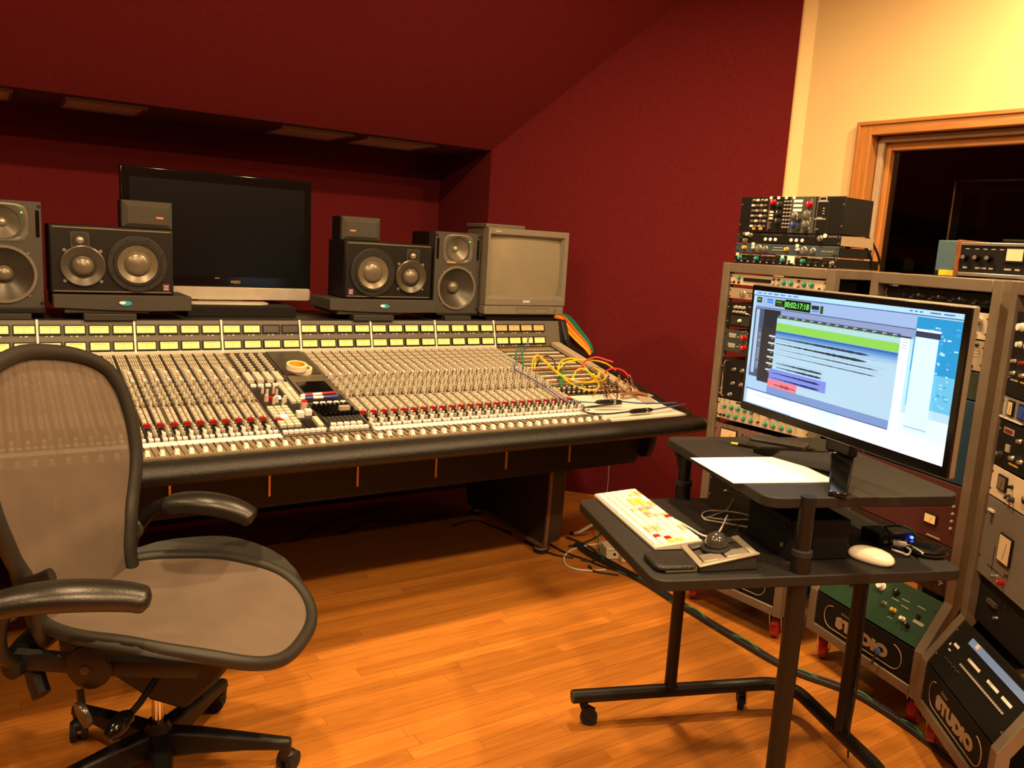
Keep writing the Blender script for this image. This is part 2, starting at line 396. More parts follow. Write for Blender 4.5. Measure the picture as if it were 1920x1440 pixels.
for i in range(len(BUCK)+1):
    x=BUCK[0]+S*i
    if i<len(BUCK)+1 and x<CXR: pass
b.span((CXL,2.798,.435),(CXR-.06,2.809,.66)); cb(b,'fascia',mat('fascia_brown',(.013,.009,.006),.55,spec=.3),smooth=False)
for i in range(len(BUCK)):
    b=MB(); b.span((BUCK[i]-.0035,2.790,.476),(BUCK[i]+.0035,2.799,.66)); cb(b,'fascia_trim',brass,smooth=False)
# padded arm rest
ap=[]
for i in range(20):
    t=2*pi*i/20; ap.append((2.472+.066*cos(t)*(1 if abs(cos(t))<.8 else .97), .690+.036*sin(t)))
b=MB(); b.prism(ap,'x',CXL-.03,2.59); b.prism([(y*.9+.2472,z*.9+.069) for y,z in ap],'x',2.59,2.608); cb(b,'arm_rest',leather,ang=60,bevel=.01)
# fader panel
b=MB(); xf0,xf1=CXL,2.1525
vs=[(xf0,YF,ZF),(xf1-.10*0,YF,ZF),(xf1,Y1-.035,Z1-.002),(xf0,Y1-.035,Z1-.002)]
b.add(vs+[(x,y,z-.01) for x,y,z in vs],[(0,1,2,3),(7,6,5,4),(0,4,5,1),(1,5,6,2),(2,6,7,3),(3,7,4,0)])
cb(b,'fader_panel',mat('fader_brown',(.20,.155,.105),.5),smooth=False)
for i in range(-3,6):
    if i==2: continue
    b=MB(); b.add([(X0+S*i+.001,Y1-.036,Z1),(X0+S*(i+1)-.001,Y1-.036,Z1),(X0+S*(i+1)-.001,Y1-.002,Z1+.004),(X0+S*i+.001,Y1-.002,Z1+.004),
      (X0+S*i+.001,Y1-.036,Z1-.008),(X0+S*(i+1)-.001,Y1-.036,Z1-.008),(X0+S*(i+1)-.001,Y1-.002,Z1-.008),(X0+S*i+.001,Y1-.002,Z1-.008)],
      [(0,1,2,3),(7,6,5,4),(0,4,5,1),(1,5,6,2),(2,6,7,3),(3,7,4,0)]); cb(b,'scribble_strip',white,smooth=False)
tl=atan2(Z2-Z1,Y2-Y1); SL=hypot(Y2-Y1,Z2-Z1); CP=S/8
# channel strips: one shared set of meshes
pm=MB(); pm.box((0,SL/2,-.003),(CP-.0022,SL-.004,.006)); panel_me=pm.mesh('channel_strip',mat('strip_dark',(.034,.027,.020),.5),False)
cm=MB(); rr=random.Random(5)
def knob(b,x,y,r,hh,mi,n=8): b.cyl((x,y,0),(x,y,hh),r,r*.8,n,mi)
for x in (-.009,.009): cm.box((x,.012,.004),(.0135,.011,.008),0,2)
knob(cm,.009,.036,.006,.016,1); knob(cm,.009,.058,.0055,.018,0); knob(cm,.009,.082,.0055,.018,0); knob(cm,.009,.104,.005,.015,5)
cm.box((-.009,.074,.004),(.011,.046,.008),0,3); cm.box((-.009,.060,.006),(.008,.012,.010),0,1)
cm.box((-.0085,.195,.005),(.0125,.118,.010),0,0,)
for i in range(11): cm.box((.0085,.136+i*.0118,.004),(.010,.0072,.009),0,(4 if i%4==1 else 0))
for i in range(6): cm.box((-.0085,.146+i*.019,.011),(.009,.009,.006),0,(5 if i%2 else 0))
y=.275
for i in range(11):
    knob(cm,-.009+(.002 if i%2 else -.001),y,.0058,.017,(5 if i%3==2 else 0)); knob(cm,.009-(.002 if i%2 else 0),y+.009,.0052,.016,(0 if i%3 else 5)); y+=.0205
    if i%4==3: cm.box((0,y-.009,.003),(.03,.004,.007),0,0)
for i in range(5):
    knob(cm,-.008,.515+i*.02,.006,.018,0); cm.box((.009,.518+i*.02,.004),(.012,.010,.009),0,(4 if i==2 else 2 if i in (0,4) else 0))
cm.box((-.002,.612,.006),(.022,.008,.011),0,0)
for x in (-.012,-.004,.004,.012):
    cm.box((x,.706,.002),(.0046,.172,.006),0,0)
    for i in range(8): cm.box((x,.626+i*.0215,.0055),(.0050,.012,.005),0,(0 if i%2 else 5))
CM=[cream,lgrey,white,black,pink,tan]
ctrl_me=cm.mesh('strip_controls',CM,True,50)
rk=MB(); rk.box((-.005,.122,.005),(.022,.012,.010),0,0,.85); red_me=rk.mesh('red_knob',redk,False)
wk=MB(); wk.box((-.009,.037,.008),(.0125,.0125,.016),0,0,.85); wk_me=wk.mesh('lit_key',mat('lit_key',(.9,.88,.80),.35,var=.02),False)
fk=MB(); fk.box((0,0,.007),(.015,.021,.014),0,0,.72); fk.box((0,0,.0145),(.0105,.002,.0012),0,0); fk_me=fk.mesh('fader_cap',mat('fader_white',(.92,.92,.88),.35,var=.02),False)
fs=MB(); fs.box((0,0,.0004),(.0035,.092,.0012),0,0); fs.box((-CP/2,0,.0002),(.0016,.1,.001),0,0); fs_me=fs.mesh('fader_slot',black,False)
ftl=atan2(Z1-ZF,Y1-.035-YF)
cloc=WM[con.name].translation
rj=random.Random(11)
for i in range(-3,6):
    for j in range(8):
        xc=X0+S*i+CP*(j+.5)
        if i!=2:
            st=inst('channel_strip',panel_me,con,loc=Vector((xc,Y1,Z1+.002))-cloc,rot=(tl,0,0))
            inst('strip_controls',ctrl_me,st,kind='stuff'); inst('red_knob',red_me,st); inst('lit_key',wk_me,st)
        yy=YF+.016+ (rj.random()*.008 if not (i==3 and j<2) else .02)
        if xc<xf1:
            zf=ZF+(yy-YF)*math.tan(ftl)
            inst('fader_slot',fs_me,con,loc=Vector((xc,YF+.056,ZF+.056*math.tan(ftl)+.0006))-cloc,rot=(ftl,0,0))
            inst('fader_cap',fk_me,con,loc=Vector((xc,yy,zf+.001))-cloc,rot=(ftl,0,0))
b=MB()
for x in BUCK:
    p=[Vector((x,Y1,Z1)),Vector((x,Y2,Z2))]
    b.tube([p[0]+Vector((0,0,.005)),p[1]+Vector((0,0,.005))],.0022,4)
cb(b,'bucket_joint',mat('joint_grey',(.14,.12,.10),.5),smooth=False)
# slope frame for things lying on the console
SN=Vector((0,-sin(tl),cos(tl))); SY=Vector((0,cos(tl),sin(tl)))
def sl(x,y,z=0): return Vector((x,Y1,Z1+.002))+SY*y+SN*z
def slpx(px,py,z=0):
    p=onpl(px,py,Vector((0,Y1,Z1+.002))+SN*z,SN); return p
STM=Matrix.Translation((0,Y1,Z1+.002))@Matrix.Rotation(tl,4,'X')
def sb():
    b=MB(); b.T=STM; return b
# ---------------------------------------------------------------- centre section
cx0,cx1=X0+S*2,X0+S*3; cw2=(cx1-cx0)
b=sb(); b.box(((cx0+cx1)/2,SL/2-.018,-.003),(cw2-.003,SL+.03,.006)); cen=cb(b,'centre_panel',mat('centre_black',(.014,.012,.010),.45),smooth=False)
xm=cx0+cw2*.50
def sect(name,m,items,kind=None):
    b=sb()
    for it in items: b.box((cx0+cw2*it[0],it[1],it[4]/2),(cw2*it[2],it[3],it[4]),0,it[5] if len(it)>5 else 0)
    o=cb(b,name,m,cen,smooth=False,bevel=.001)
    if kind: o['kind']=kind
    return o
ln=mat('panel_line',(.20,.16,.12),.5)
sect('panel_line',ln,[(.5,-.022,.99,.003,.003),(.51,.39,.008,.80,.003),(.75,.52,.48,.003,.003),(.75,.235,.48,.003,.003),(.006,.39,.008,.80,.003),(.994,.39,.008,.80,.003)])
# upper left knobs
b=sb()
for c in range(4):
    for r_ in range(8): knob(b,cx0+cw2*(.07+.115*c),.565+r_*.028,.0068,.02,0,8)
cb(b,'knob_rows',[cream],cen,kind='stuff')
for c in range(4): sect('cream_fader_block',cream,[(.07+.115*c,.50,.075,.085,.016)])
sect('key_row',white,[(.07+.085*c,.425,.062,.014,.01) for c in range(4)],'stuff')
# knob cluster
for q in ((.12,.36,.006,cream),(.15,.335,.006,cream),(.24,.355,.006,pink),(.26,.335,.005,cream),(.10,.285,.009,pink),(.20,.268,.007,cream),(.29,.268,.008,cream),(.25,.245,.006,cream),(.155,.255,.006,cream)):
    b=sb(); b.cyl((cx0+cw2*q[0],q[1],0),(cx0+cw2*q[0],q[1],.024),q[2],q[2]*.8,10); cb(b,'knob',q[3],cen)
sect('red_key',redk,[(.165,.292,.06,.016,.012)]); sect('lit_key',led_y,[(.235,.292,.062,.02,.013)]); sect('green_surround',mat('green_surround',(.02,.16,.08),.5),[(.235,.292,.078,.028,.006)])
for c in range(2):
    for r_ in range(10): sect('channel_key',white if (c,r_)==(1,3) else cream,[(.375+.07*c,.43-.0195*r_,.058,.016,.011)])
for r_,y in enumerate((.205,.180,.155,.128,.098,.075,.052)):
    for c in range(3):
        m_=led_y if (r_,c)==(3,1) else redk if (r_,c)==(4,0) else cream
        sect('channel_key',m_,[(.075+.078*c,y,.066,.018,.011)])
sect('slate_key',white,[(.33,.13,.075,.026,.02)]); sect('slate_key',white,[(.43,.142,.07,.022,.02)])
b=sb(); b.cyl((cx0+cw2*.425,.185,0),(cx0+cw2*.425,.185,.034),.0125,.011,12); cb(b,'knob',pink,cen); b=sb(); b.cyl((cx0+cw2*.425,.185,.034),(cx0+cw2*.425,.185,.0365),.0112,.010,12); cb(b,'red_cap',redk,cen)
sect('master_fader_slot',black,[(.36,.06,.09,.085,.003)]); sect('cream_fader_block',cream,[(.455,.058,.055,.075,.014)])
for c in range(8): sect('key',white,[(.05+.058*c,-.002,.047,.015,.011)])
for c in range(8): sect('key',white,[(.55+.055*c,-.002,.045,.015,.011)])
for c in range(5): sect('key',white,[(.60+.075*c,.032,.056,.015,.011)])
for c in range(5): sect('key',white,[(.60+.08*c,.222,.055,.012,.012)])
# small screen
sect('screen_bezel',mat('screen_bezel',(.10,.085,.065),.35),[(.755,.405,.44,.205,.006)]); sect('screen_glass',gloss,[(.755,.385,.36,.11,.008)])
sect('upper_plate',mat('plate_grey',(.045,.038,.030),.45),[(.755,.665,.45,.27,.005)])
# keyboard keys
b=sb()
for r_ in range(5):
    for c in range(8-(r_%2)): b.box((cx0+cw2*(.555+.052*c+.012*r_),.195-.0205*r_,.008),(cw2*.044,.016,.016),0,0,.75)
cb(b,'black_keys',[gloss],cen,kind='stuff',smooth=False)
b=sb()
for r_ in range(4):
    for c in range(9): b.box((cx0+cw2*(.56+.048*c),.092-.013*r_,.004),(cw2*.036,.008,.008),0,0)
cb(b,'grey_keys',[dgrey],cen,kind='stuff',smooth=False)
# ---------------------------------------------------------------- meter bridge
ml=atan2(Z3-Z2,Y3-Y2); ML=hypot(Z3-Z2,Y3-Y2)
MTM=Matrix.Translation((0,Y2,Z2))@Matrix.Rotation(ml,4,'X')
def mb_():
    b=MB(); b.T=MTM; return b
b=mb_(); b.box(((CXL+2.555)/2,ML/2,-.004),(2.555-CXL,ML,.008)); br=cb(b,'meter_bridge',mat('bridge_grey',(.105,.095,.078),.5),smooth=False)
b=sb(); b.box(((CXL+BUCK[-1])/2,SL+.006,.006),(BUCK[-1]-CXL,.020,.012)); cb(b,'cream_ledge',ivory,smooth=False,bevel=.001)
for x in BUCK:
    b=mb_(); b.box((x,ML/2,.004),(.0075,ML+.004,.008)); cb(b,'divider',ivory,smooth=False)
mw,mh=.0655,.0285
f_=MB(); f_.box((0,0,.0045),(mw,mh,.0015)); vf={k:f_.mesh('meter_face',m,False) for k,m in (('lit',vu_lit),('off',mat('meter_off',(.03,.028,.025),.3)),('amb',vu_amb))}
g_=MB(); t_=.0045
for q in ((0,mh/2+t_/2,mw+2*t_,t_),(0,-mh/2-t_/2,mw+2*t_,t_),(-mw/2-t_/2,0,t_,mh),(mw/2+t_/2,0,t_,mh)): g_.box((q[0],q[1],.004),(q[2],q[3],.008))
bezel_me=g_.mesh('bezel',black,False)
n_=MB(); n_.box((0,-.002,.0056),(.0009,.018,.0006)); n_.box((0,.009,.0056),(.045,.0012,.0006)); needle_me=n_.mesh('meter_needle',mat('needle_brown',(.25,.12,.03),.5),False)
lbl=mb_(); rl=random.Random(4)
for i in range(-3,7):
    for j in range(4):
        for r_ in range(2):
            x=X0+S*i+S*(.125+.25*j); 
            if i==6: x=X0+S*6+.045+.0755*j*1.0
            if x>2.44: continue
            k='off' if (i==2 and r_==1 and j>1) else 'amb' if (i==6 and r_==1) else 'lit'
            y=ML*(.265 if r_==0 else .735)
            P=(MTM@Vector((x,y,.0)))-cloc
            o=inst('vu_meter',vf[k],con,loc=P,rot=(ml,0,0)); inst('bezel',bezel_me,o)
            if k!='off': inst('meter_needle',needle_me,o,rot=None)
            for q in (-.012,.006): lbl.box((x+q,y-.0245,.0004),(.005 if q<0 else .009,.0035,.0012))
cb(lbl,'meter_numbers',[white],br,kind='stuff',smooth=False)
b=mb_(); b.box(((BUCK[-1]+2.555)/2,.004,.0005),(2.555-BUCK[-1],.004,.003)); cb(b,'bridge_seam',black,br,smooth=False)
# ---------------------------------------------------------------- patchbay, right end
px0,px1=BUCK[-1]+.004,2.485
pb=sb(); pb.box(((px0+px1)/2,SL/2+.06,-.004),(px1-px0,SL-.12,.006)); pbo=cb(pb,'patchbay',mat('patch_dark',(.05,.035,.022),.6),smooth=False)
cols=[ivory,mat('patch_brown',(.20,.11,.05),.5),mat('patch_green',(.12,.16,.09),.5),mat('patch_rust',(.36,.14,.05),.5),ivory,tan]
y=.20
for r_ in range(24):
    if r_==11: y+=.012
    b=sb(); b.box(((px0+px1)/2,y+.004,.002),(px1-px0-.012,.0105,.004)); o=cb(b,'jack_row',cols[(0,1,4,2,5,3)[r_%6]],pbo,smooth=False)
    b=sb()
    for c in range(36): b.cyl((px0+.014+c*(px1-px0-.028)/35,y+.0145,0),(px0+.014+c*(px1-px0-.028)/35,y+.0145,.0035),.0034,.0028,6,0)
    cb(b,'jacks',[mat('jack_metal',(.09,.065,.04),.4,.5)],o,kind='stuff',smooth=False)
    y+=.0248
# flat white writing surface beside the faders
b=MB(); vs=[(2.10,Y1-.036,Z1+.0006),(2.345,YF,ZF+.001),(2.575,YF,ZF+.001),(2.575,Y1+.13,Z1+.028),(2.17,Y1+.13,Z1+.028),(2.152,Y1-.002,Z1+.004)]
vs=[(2.154,YF,ZF+.001),(2.575,YF,ZF+.001),(2.575,Y1,Z1+.003),(2.575,Y1+.16,Z1+.036),(BUCK[-1]+.003,Y1+.16,Z1+.036),(BUCK[-1]+.003,Y1,Z1+.003),(BUCK[-1]+.0032,Y1-.034,Z1),(2.154,Y1-.036,Z1)]
b.add(vs+[(x,y,z-.012) for x,y,z in vs],[(0,1,2,7),(7,2,5,6),(2,3,4,5),(15,10,9,8),(14,13,10,15),(13,12,11,10)]+[(i,8+i,8+(i+1)%8,(i+1)%8) for i in range(8)])
cb(b,'writing_surface',ivory,smooth=False)
# cheeks
for xx,sg in ((px1+.003,1),):
    b=MB(); pr=[(Y1+.02,Z1+.006),(Y2-.01,Z2+.004),(Y2-.01,Z2+.028),(Y1+.12,Z1+.045),(Y1+.02,Z1+.02)]
    b.prism(pr,'x',px1+.001,px1+.055); cb(b,'cheek_rail',mat('cheek_beige',(.40,.34,.25),.5),smooth=False,bevel=.003)
b=MB(); pr=[(2.50,.675),(2.53,.728),(2.70,.748),(3.05,.825),(3.42,.905),(3.455,.93),(3.505,1.03),(3.96,1.03),(3.97,.60),(3.4,.43),(3.05,.46),(2.92,.50),(2.84,.47),(2.80,.455),(2.76,.47),(2.74,.52),(2.72,.64)]
b.prism(pr,'x',2.575,2.612); cb(b,'end_cheek',leather,smooth=False,bevel=.008)
b=MB(); pr=[(Y2-.004,Z2+.01),(Y3+.0,Z3+.004),(3.76,Z3+.004),(3.76,Z2),(Y2,Z2-.01)]
b.prism(pr,'x',2.556,2.576); cb(b,'bridge_end',blackm,smooth=False,bevel=.004)
# legs
for lx in (2.12,-.45):
    b=MB(); pr=[(2.96,.045),(2.925,.05),(2.895,.07),(2.88,.11),(2.87,.50),(3.62,.50),(3.64,.12),(3.60,.05)]
    b.prism(pr,'x',lx,lx+.085); lg=cb(b,'leg',mat('leg_brown',(.028,.018,.010),.45),smooth=False,bevel=.006)
    b=MB(); b.tube([(lx,2.873,.49),(lx,2.883,.11),(lx,2.90,.068),(lx,2.95,.05),(lx,3.60,.052)],.010,6,smooth=4); cb(b,'leg_edging',mat('edging',(.16,.10,.06),.4,.4),lg)
    for fy in (2.96,3.56):
        b=MB(); b.lathe([(.034,0),(.036,.012),(.030,.02),(.022,.03),(.018,.045)],(lx+.03,fy,0),(0,0,1),16); o=cb(b,'foot',rubber,lg)
        b=MB(); b.lathe([(.031,.018),(.031,.026),(.022,.032)],(lx+.03,fy,0),(0,0,1),16); cb(b,'foot_ring',silver,lg)

b=MB(); b.span((CXL+.02,3.90,.03),(CXR-.08,3.93,.60)); cb(b,'added_rear_panel',mat('added_rear_board',(.012,.009,.006),.8),smooth=False)  # dark board added to keep the lit red wall from showing under the console
# ================================================================== on the meter bridge
ZT=Z3+.0005
def ring(b,c,r0,r1,y0,y1,mi=0,n=28): # flat ring facing -y
    b.lathe([(r0,0),(r1,0),(r1,y0-y1),(r0,y0-y1),(r0,0)],(c[0],y0,c[1]),(0,-1,0),n,mi)
def dome(b,c,r,y,hh,mi=0,n=24):
    b.lathe([(r,0),(r*.92,hh*.35),(r*.7,hh*.72),(r*.38,hh*.93),(1e-7,hh)],(c[0],y,c[1]),(0,-1,0),n,mi)
def cone(b,c,ro,ri,y,dep,mi=0,n=28):
    b.lathe([(ro,0),(ri+(ro-ri)*.55,-dep*.55),(ri,-dep)],(c[0],y,c[1]),(0,-1,0),n,mi,caps=False)
conem=mat('speaker_cone',(.045,.040,.032),.35,.2,var=.2); domem=mat('dust_cap',(.16,.14,.105),.3,.4); rimm=mat('speaker_rim',(.016,.015,.013),.4)
gw=mat('studio_grey',(.045,.042,.036),.5)
def atc(name,label,x,flip):
    Wd,H,D=.440,.262,.215
    t=thing(name,label,'speaker',(x,3.55,1.121)); s=-1 if flip else 1; X=lambda u: s*(u-.5)*Wd
    b=MB(); b.span((-Wd/2,.012,0),(Wd/2,D,H)); b.build('cabinet',gloss if False else black,t,.005)
    b=MB(); b.span((-Wd/2+.003,0,.003),(Wd/2-.003,.014,H-.003)); b.build('baffle',mat('satin_black',(.0075,.007,.0065),.4,spec=.35),t,.004)
    for z in (H-.012,.010): b=MB(); b.span((-Wd/2+.012,-.0015,z),(Wd/2-.012,.002,z+.003)); b.build('edge_line',mat('gold_line',(.45,.36,.22),.3,.6),t)
    c=(X(.307),.122)
    b=MB(); ring(b,c,.088,.110,0,-.008); w=b.build('woofer',rimm,t,.002)
    b=MB(); ring(b,c,.074,.089,0,-.012); b.build('surround',rubber,w,.003)
    b=MB(); cone(b,c,.076,.046,-.010,.009); b.build('cone',mat('bright_cone',(.16,.14,.10),.28,.35),w)
    b=MB(); dome(b,c,.050,-.001,.020); b.build('dust_cap',domem,w)
    for k in range(8):
        b=MB(); a=pi/8+k*pi/4; b.cyl((c[0]+.1*cos(a),-.008,c[1]+.1*sin(a)),(c[0]+.1*cos(a),-.0105,c[1]+.1*sin(a)),.0032,.0028,8); b.build('screw',black,w)
    c=(X(.745),.108)
    b=MB(); b.lathe([(.078,.0),(.078,.010),(.074,.012),(.068,.010),(.054,.004),(.042,.001)],(c[0],0,c[1]),(0,-1,0),30,caps=False); m_=b.build('midrange',mat('mid_horn',(.07,.062,.048),.3,.3),t)
    b=MB(); dome(b,c,.041,.001,.026); b.build('dome',domem,m_)
    b=MB(); ring(b,c,.040,.046,.001,-.006); b.build('dome_ring',rimm,m_)
    for dx,dz in ((-.062,.058),(.062,.058),(-.062,-.058),(.062,-.058)):
        b=MB(); b.cyl((c[0]+dx,0,c[1]+dz),(c[0]+dx,-.004,c[1]+dz),.007,.006,10); b.build('screw',grey,m_)
    c=(X(.765),.205)
    b=MB(); b.prism(rrect(c[0]-.034,c[1]-.033,c[0]+.034,c[1]+.033,.012),'y',0,-.004); tw=b.build('tweeter',charcoal,t,.001)
    b=MB(); ring(b,c,.017,.026,-.003,-.008); b.build('tweeter_ring',rimm,tw); b=MB(); dome(b,c,.017,-.003,.012); b.build('tweeter_dome',mat('tweeter_bright',(.35,.30,.22),.25,.6),tw)
    cx=X(.07) if not flip else X(.07)
    b=MB(); b.span((cx-.012,-.002,.018),(cx+.012,.002,.045)); lg=b.build('badge',mat('badge_plum',(.14,.06,.10) if not flip else (.10,.11,.16),.4),t)
    for z in (.026,.036):
        b=MB(); b.span((cx-.008,-.003,z-.003),(cx+.008,-.0018,z+.003)); b.build('badge_mark',mat('badge_light',(.42,.32,.40),.4),lg)
    return t
atc('studio_monitor','black two-cone speaker on a wedge pad beside the grey tube television',1.602,False)
atc('studio_monitor','black two-cone speaker on a wedge pad left of the flat television',.436,True)
def pad(label,x0,x1,xc):
    t=thing('speaker_pad',label,'speaker pad',((x0+x1)/2,3.62,ZT)); w=(x1-x0)/2
    b=MB(); pr=[(-w,.046),(-w*.55,.040),(-w*.1,.036),(w*.3,.034),(w,.037),(w,.095),(-w,.095)]
    b.prism(pr,'y',-.112,.15); b.build('foam_pad',mat('pad_grey',(.038,.034,.028),.75,bump=.2),t,.003)
    b=MB(); b.span((-w*.85,-.10,.026),(w*.35,.20,.046)); b.build('riser_plate',dgrey,t,.002)
    b=MB(); b.span((-w*.6,-.135,0),(w*.15,.16,.026)); b.build('base_plate',charcoal,t,.003)
    b=MB(); b.lathe([(.022,.001),(.022,.003)],(xc-(x0+x1)/2,-.112,.066),(0,-1,0),20,squash=.42,ref=(1,0,0)); lg=b.build('logo',mat('logo_cyan',(.02,.35,.55),.4),t)
    b=MB(); b.lathe([(.012,.0032),(.012,.0042)],(xc-(x0+x1)/2-.012,-.112,.068),(0,-1,0),14,squash=.5,ref=(1,0,0)); b.build('logo_mark',white,lg)
pad('dark foam wedge pad with blue logo under the speaker near the tube television',1.300,1.828,1.565)
pad('dark foam wedge pad with blue logo under the speaker left of the flat television',.222,.715,.47)
def plate_hole(b,x0,x1,z0,z1,cx,cz,r,y=0):
    A=sorted([2*pi*i/40 for i in range(40)]+[atan2(z-cz,x-cx)%(2*pi) for x in (x0,x1) for z in (z0,z1)])
    vs=[]
    for a in A:
        c,s_=cos(a),sin(a); t=min([((x1 if c>0 else x0)-cx)/c if abs(c)>1e-9 else 9,((z1 if s_>0 else z0)-cz)/s_ if abs(s_)>1e-9 else 9])
        vs+=[(cx+t*c,y,cz+t*s_),(cx+r*c,y,cz+r*s_)]
    n=len(A); b.add(vs,[(2*i,2*((i+1)%n),2*((i+1)%n)+1,2*i+1) for i in range(n)])
def genelec(label,x,z0,rz):
    Wd,H,D=.250,.392,.27
    t=thing('active_monitor',label,'speaker',(x,3.56,z0),rz)
    b=MB(); b.span((-Wd/2+.002,.07,.002),(Wd/2-.002,D,H-.002)); b.build('cabinet',black,t,.008)
    b=MB(); plate_hole(b,-Wd/2,Wd/2,0,.236,0,.123,.0965); plate_hole(b,-Wd/2,Wd/2,.236,H,0,.312,.058)
    o=[(-Wd/2,0),(Wd/2,0),(Wd/2,H),(-Wd/2,H)]; b.add([(x_,0,z_) for x_,z_ in o]+[(x_,.072,z_) for x_,z_ in o],[(k,(k+1)%4,4+(k+1)%4,4+k) for k in range(4)])
    b.build('baffle',gw,t,smooth=False)
    c=(0,.123)
    b=MB(); ring(b,c,.096,.107,.002,-.006); w=b.build('woofer',mat('woofer_ring',(.14,.125,.10),.4),t,.001)
    b=MB(); cone(b,c,.098,.030,-.002,.040); b.build('cone',conem,w); b=MB(); dome(b,c,.031,.036,.022); b.build('dust_cap',domem,w)
    for k in range(4):
        a=pi/4+k*pi/2; b=MB(); b.cyl((.112*cos(a),0,c[1]+.112*sin(a)),(.112*cos(a),-.004,c[1]+.112*sin(a)),.004,.0035,8); b.build('screw',silver,w)
    b=MB(); vs=[];fs=[];n=24
    for k,(rx,rz_,y) in enumerate(((.082,.070,-.002),(.076,.064,-.004),(.056,.056,.006),(.016,.016,.030))):
        for i in range(n):
            a=2*pi*i/n; e=5 if k==0 else 4 if k==1 else 2
            ca,sa=cos(a),sin(a); q=(abs(ca)**e+abs(sa)**e)**(-1/e); vs.append((rx*ca*q,y,.312+rz_*sa*q))
    for k in range(3):
        for i in range(n): fs.append((k*n+i,k*n+(i+1)%n,(k+1)*n+(i+1)%n,(k+1)*n+i))
    b.add(vs,fs); g=b.build('waveguide',mat('waveguide',(.12,.11,.09),.38,.2),t)
    b=MB(); dome(b,(0,.312),.016,.030,.012); b.build('tweeter_dome',mat('tweeter_silver',(.42,.36,.27),.25,.7),g)
    for sx in (-1,1):
        b=MB(); b.prism(rrect(sx*.112-.006,.262,sx*.112+.006,.362,.0055),'y',.001,-.002); b.build('port_slot',gloss,t)
        for z in (.375,.018):
            b=MB(); b.cyl((sx*.118,.001,z),(sx*.118,-.002,z),.006,.006,10); b.build('screw',black,t)
    b=MB(); b.span((-.062,-.0045,.242),(-.012,.002,.252)); b.build('name_plate',mat('plate_tan',(.30,.23,.13),.4),t)
    text('GENELEC',.009,gold,t,(-.037,-.0052,.2470),(pi/2,0,0))
    b=MB(); b.cyl((.062,-.0035,.350),(.062,-.006,.350),.0035,.003,8); b.build('power_light',led_g,t)
    return t
genelec('grey active monitor speaker between the black speaker and the tube television',1.966,1.058,rad(0))
genelec('grey active monitor speaker partly beyond the edge, left of the black speaker',.070,1.066,0)
for nm,x0,x1,lb in (('stand_plate',1.855,2.08,'black plate under the grey active speaker next to the tube television'),('stand_plate',-.06,.20,'black plate under the grey active speaker at the console left side')):
    t=thing(nm,lb,'plate',((x0+x1)/2,3.60,ZT)); z=.032 if x0>1 else .040
    b=MB(); b.span((-(x1-x0)/2+.03,-.09,0),((x1-x0)/2-.05,.15,.022)); b.build('lower_plate',charcoal,t,.002)
    b=MB(); b.span((-(x1-x0)/2,-.06,.022),((x1-x0)/2,.19,z)); b.build('upper_plate',black,t,.002)
def cube_speaker(label,x,z,side):
    Wd,H,D=.190,.108,.15
    t=thing('small_speaker',label,'speaker',(x,3.60,z))
    b=MB(); b.span((-Wd/2+.004,.03,0),(Wd/2-.004,D,H)); b.build('cabinet',black,t,.006)
    b=MB(); o=[(-Wd/2,0),(Wd/2,0),(Wd/2,H),(-Wd/2,H)]; i=[(-Wd/2+.022,.018),(Wd/2-.022,.018),(Wd/2-.022,H-.024),(-Wd/2+.022,H-.024)]
    vs=[(x_,.03,z_) for x_,z_ in o]+[(x_*.985,.012,z_*.98+.001) for x_,z_ in o]+[(x_,0,z_) for x_,z_ in i]
    fs=[(k,(k+1)%4,4+(k+1)%4,4+k) for k in range(4)]+[(4+k,4+(k+1)%4,8+(k+1)%4,8+k) for k in range(4)]+[(8,9,10,11)]
    b.add(vs,fs); b.build('grille',mat('grille_cloth',(.045,.041,.032),.8,bump=.4,bscale=900),t,.002,smooth=False)
    b=MB(); b.prism(rrect(side*.045-.014,.040,side*.045+.014,.048,.0035),'y',.0,-.002); b.build('badge',mat('badge_orange',(.55,.20,.10),.4),t)
cube_speaker('small grey box speaker on top of the black speaker near the tube television',1.481,1.3835,-1)
cube_speaker('small grey box speaker on top of the black speaker left of the television',.568,1.3835,1)
# ---------------------------------------------------------------- flat television
tv=thing('flat_television','large switched-off flat television with silver lower bar between the speakers','television',(.903,3.822,ZT))
w=.4075; zb=1.0915-ZT; zt=1.639-ZT
b=MB(); b.span((-w+.01,.012,zb+.06),(w-.01,.10,zt-.01)); b.build('rear_housing',black,tv,.012)
b=MB(); b.span((-w,-.02,zb+.05),(w,.018,zt)); b.build('front_bezel',gloss,tv,.006)
b=MB(); b.span((-w+.035,-.0208,zb+.098),(w-.035,-.018,zt-.045)); b.build('screen',mat('dark_panel',(.0025,.003,.004),.3,spec=.2),tv)
b=MB(); b.prism(rrect(-w+.01,zb-.004,w-.002,zb+.052,.012),'y',-.024,.05); b.build('silver_bar',mat('tv_silver',(.50,.46,.39),.35,.35),tv,.002)
text('VIZIO',.017,gold,tv,(.06,-.0212,zb+.075),(pi/2,0,0))
b=MB(); b.span((-.03,-.0215,zb+.0895),(-.01,-.0195,zb+.0925)); b.build('indicator',mat('indicator_dim',(.3,.28,.25),.4),tv)
b=MB(); b.span((-.10,.0,.054),(.10,.06,zb+.06)); b.build('neck',silver,tv,.004)
b=MB(); b.prism(rrect(-.175,-.13,.19,.115,.05),'z',.0455,.055); b.build('foot',mat('tv_silver',(.5,.46,.39),.35,.35),tv,.003)
rb=tag(MB().span((.722,3.64,ZT),(1.19,3.955,ZT+.045)).build('riser_box',blackm,None,.003),'low black riser box under the flat television foot','box')
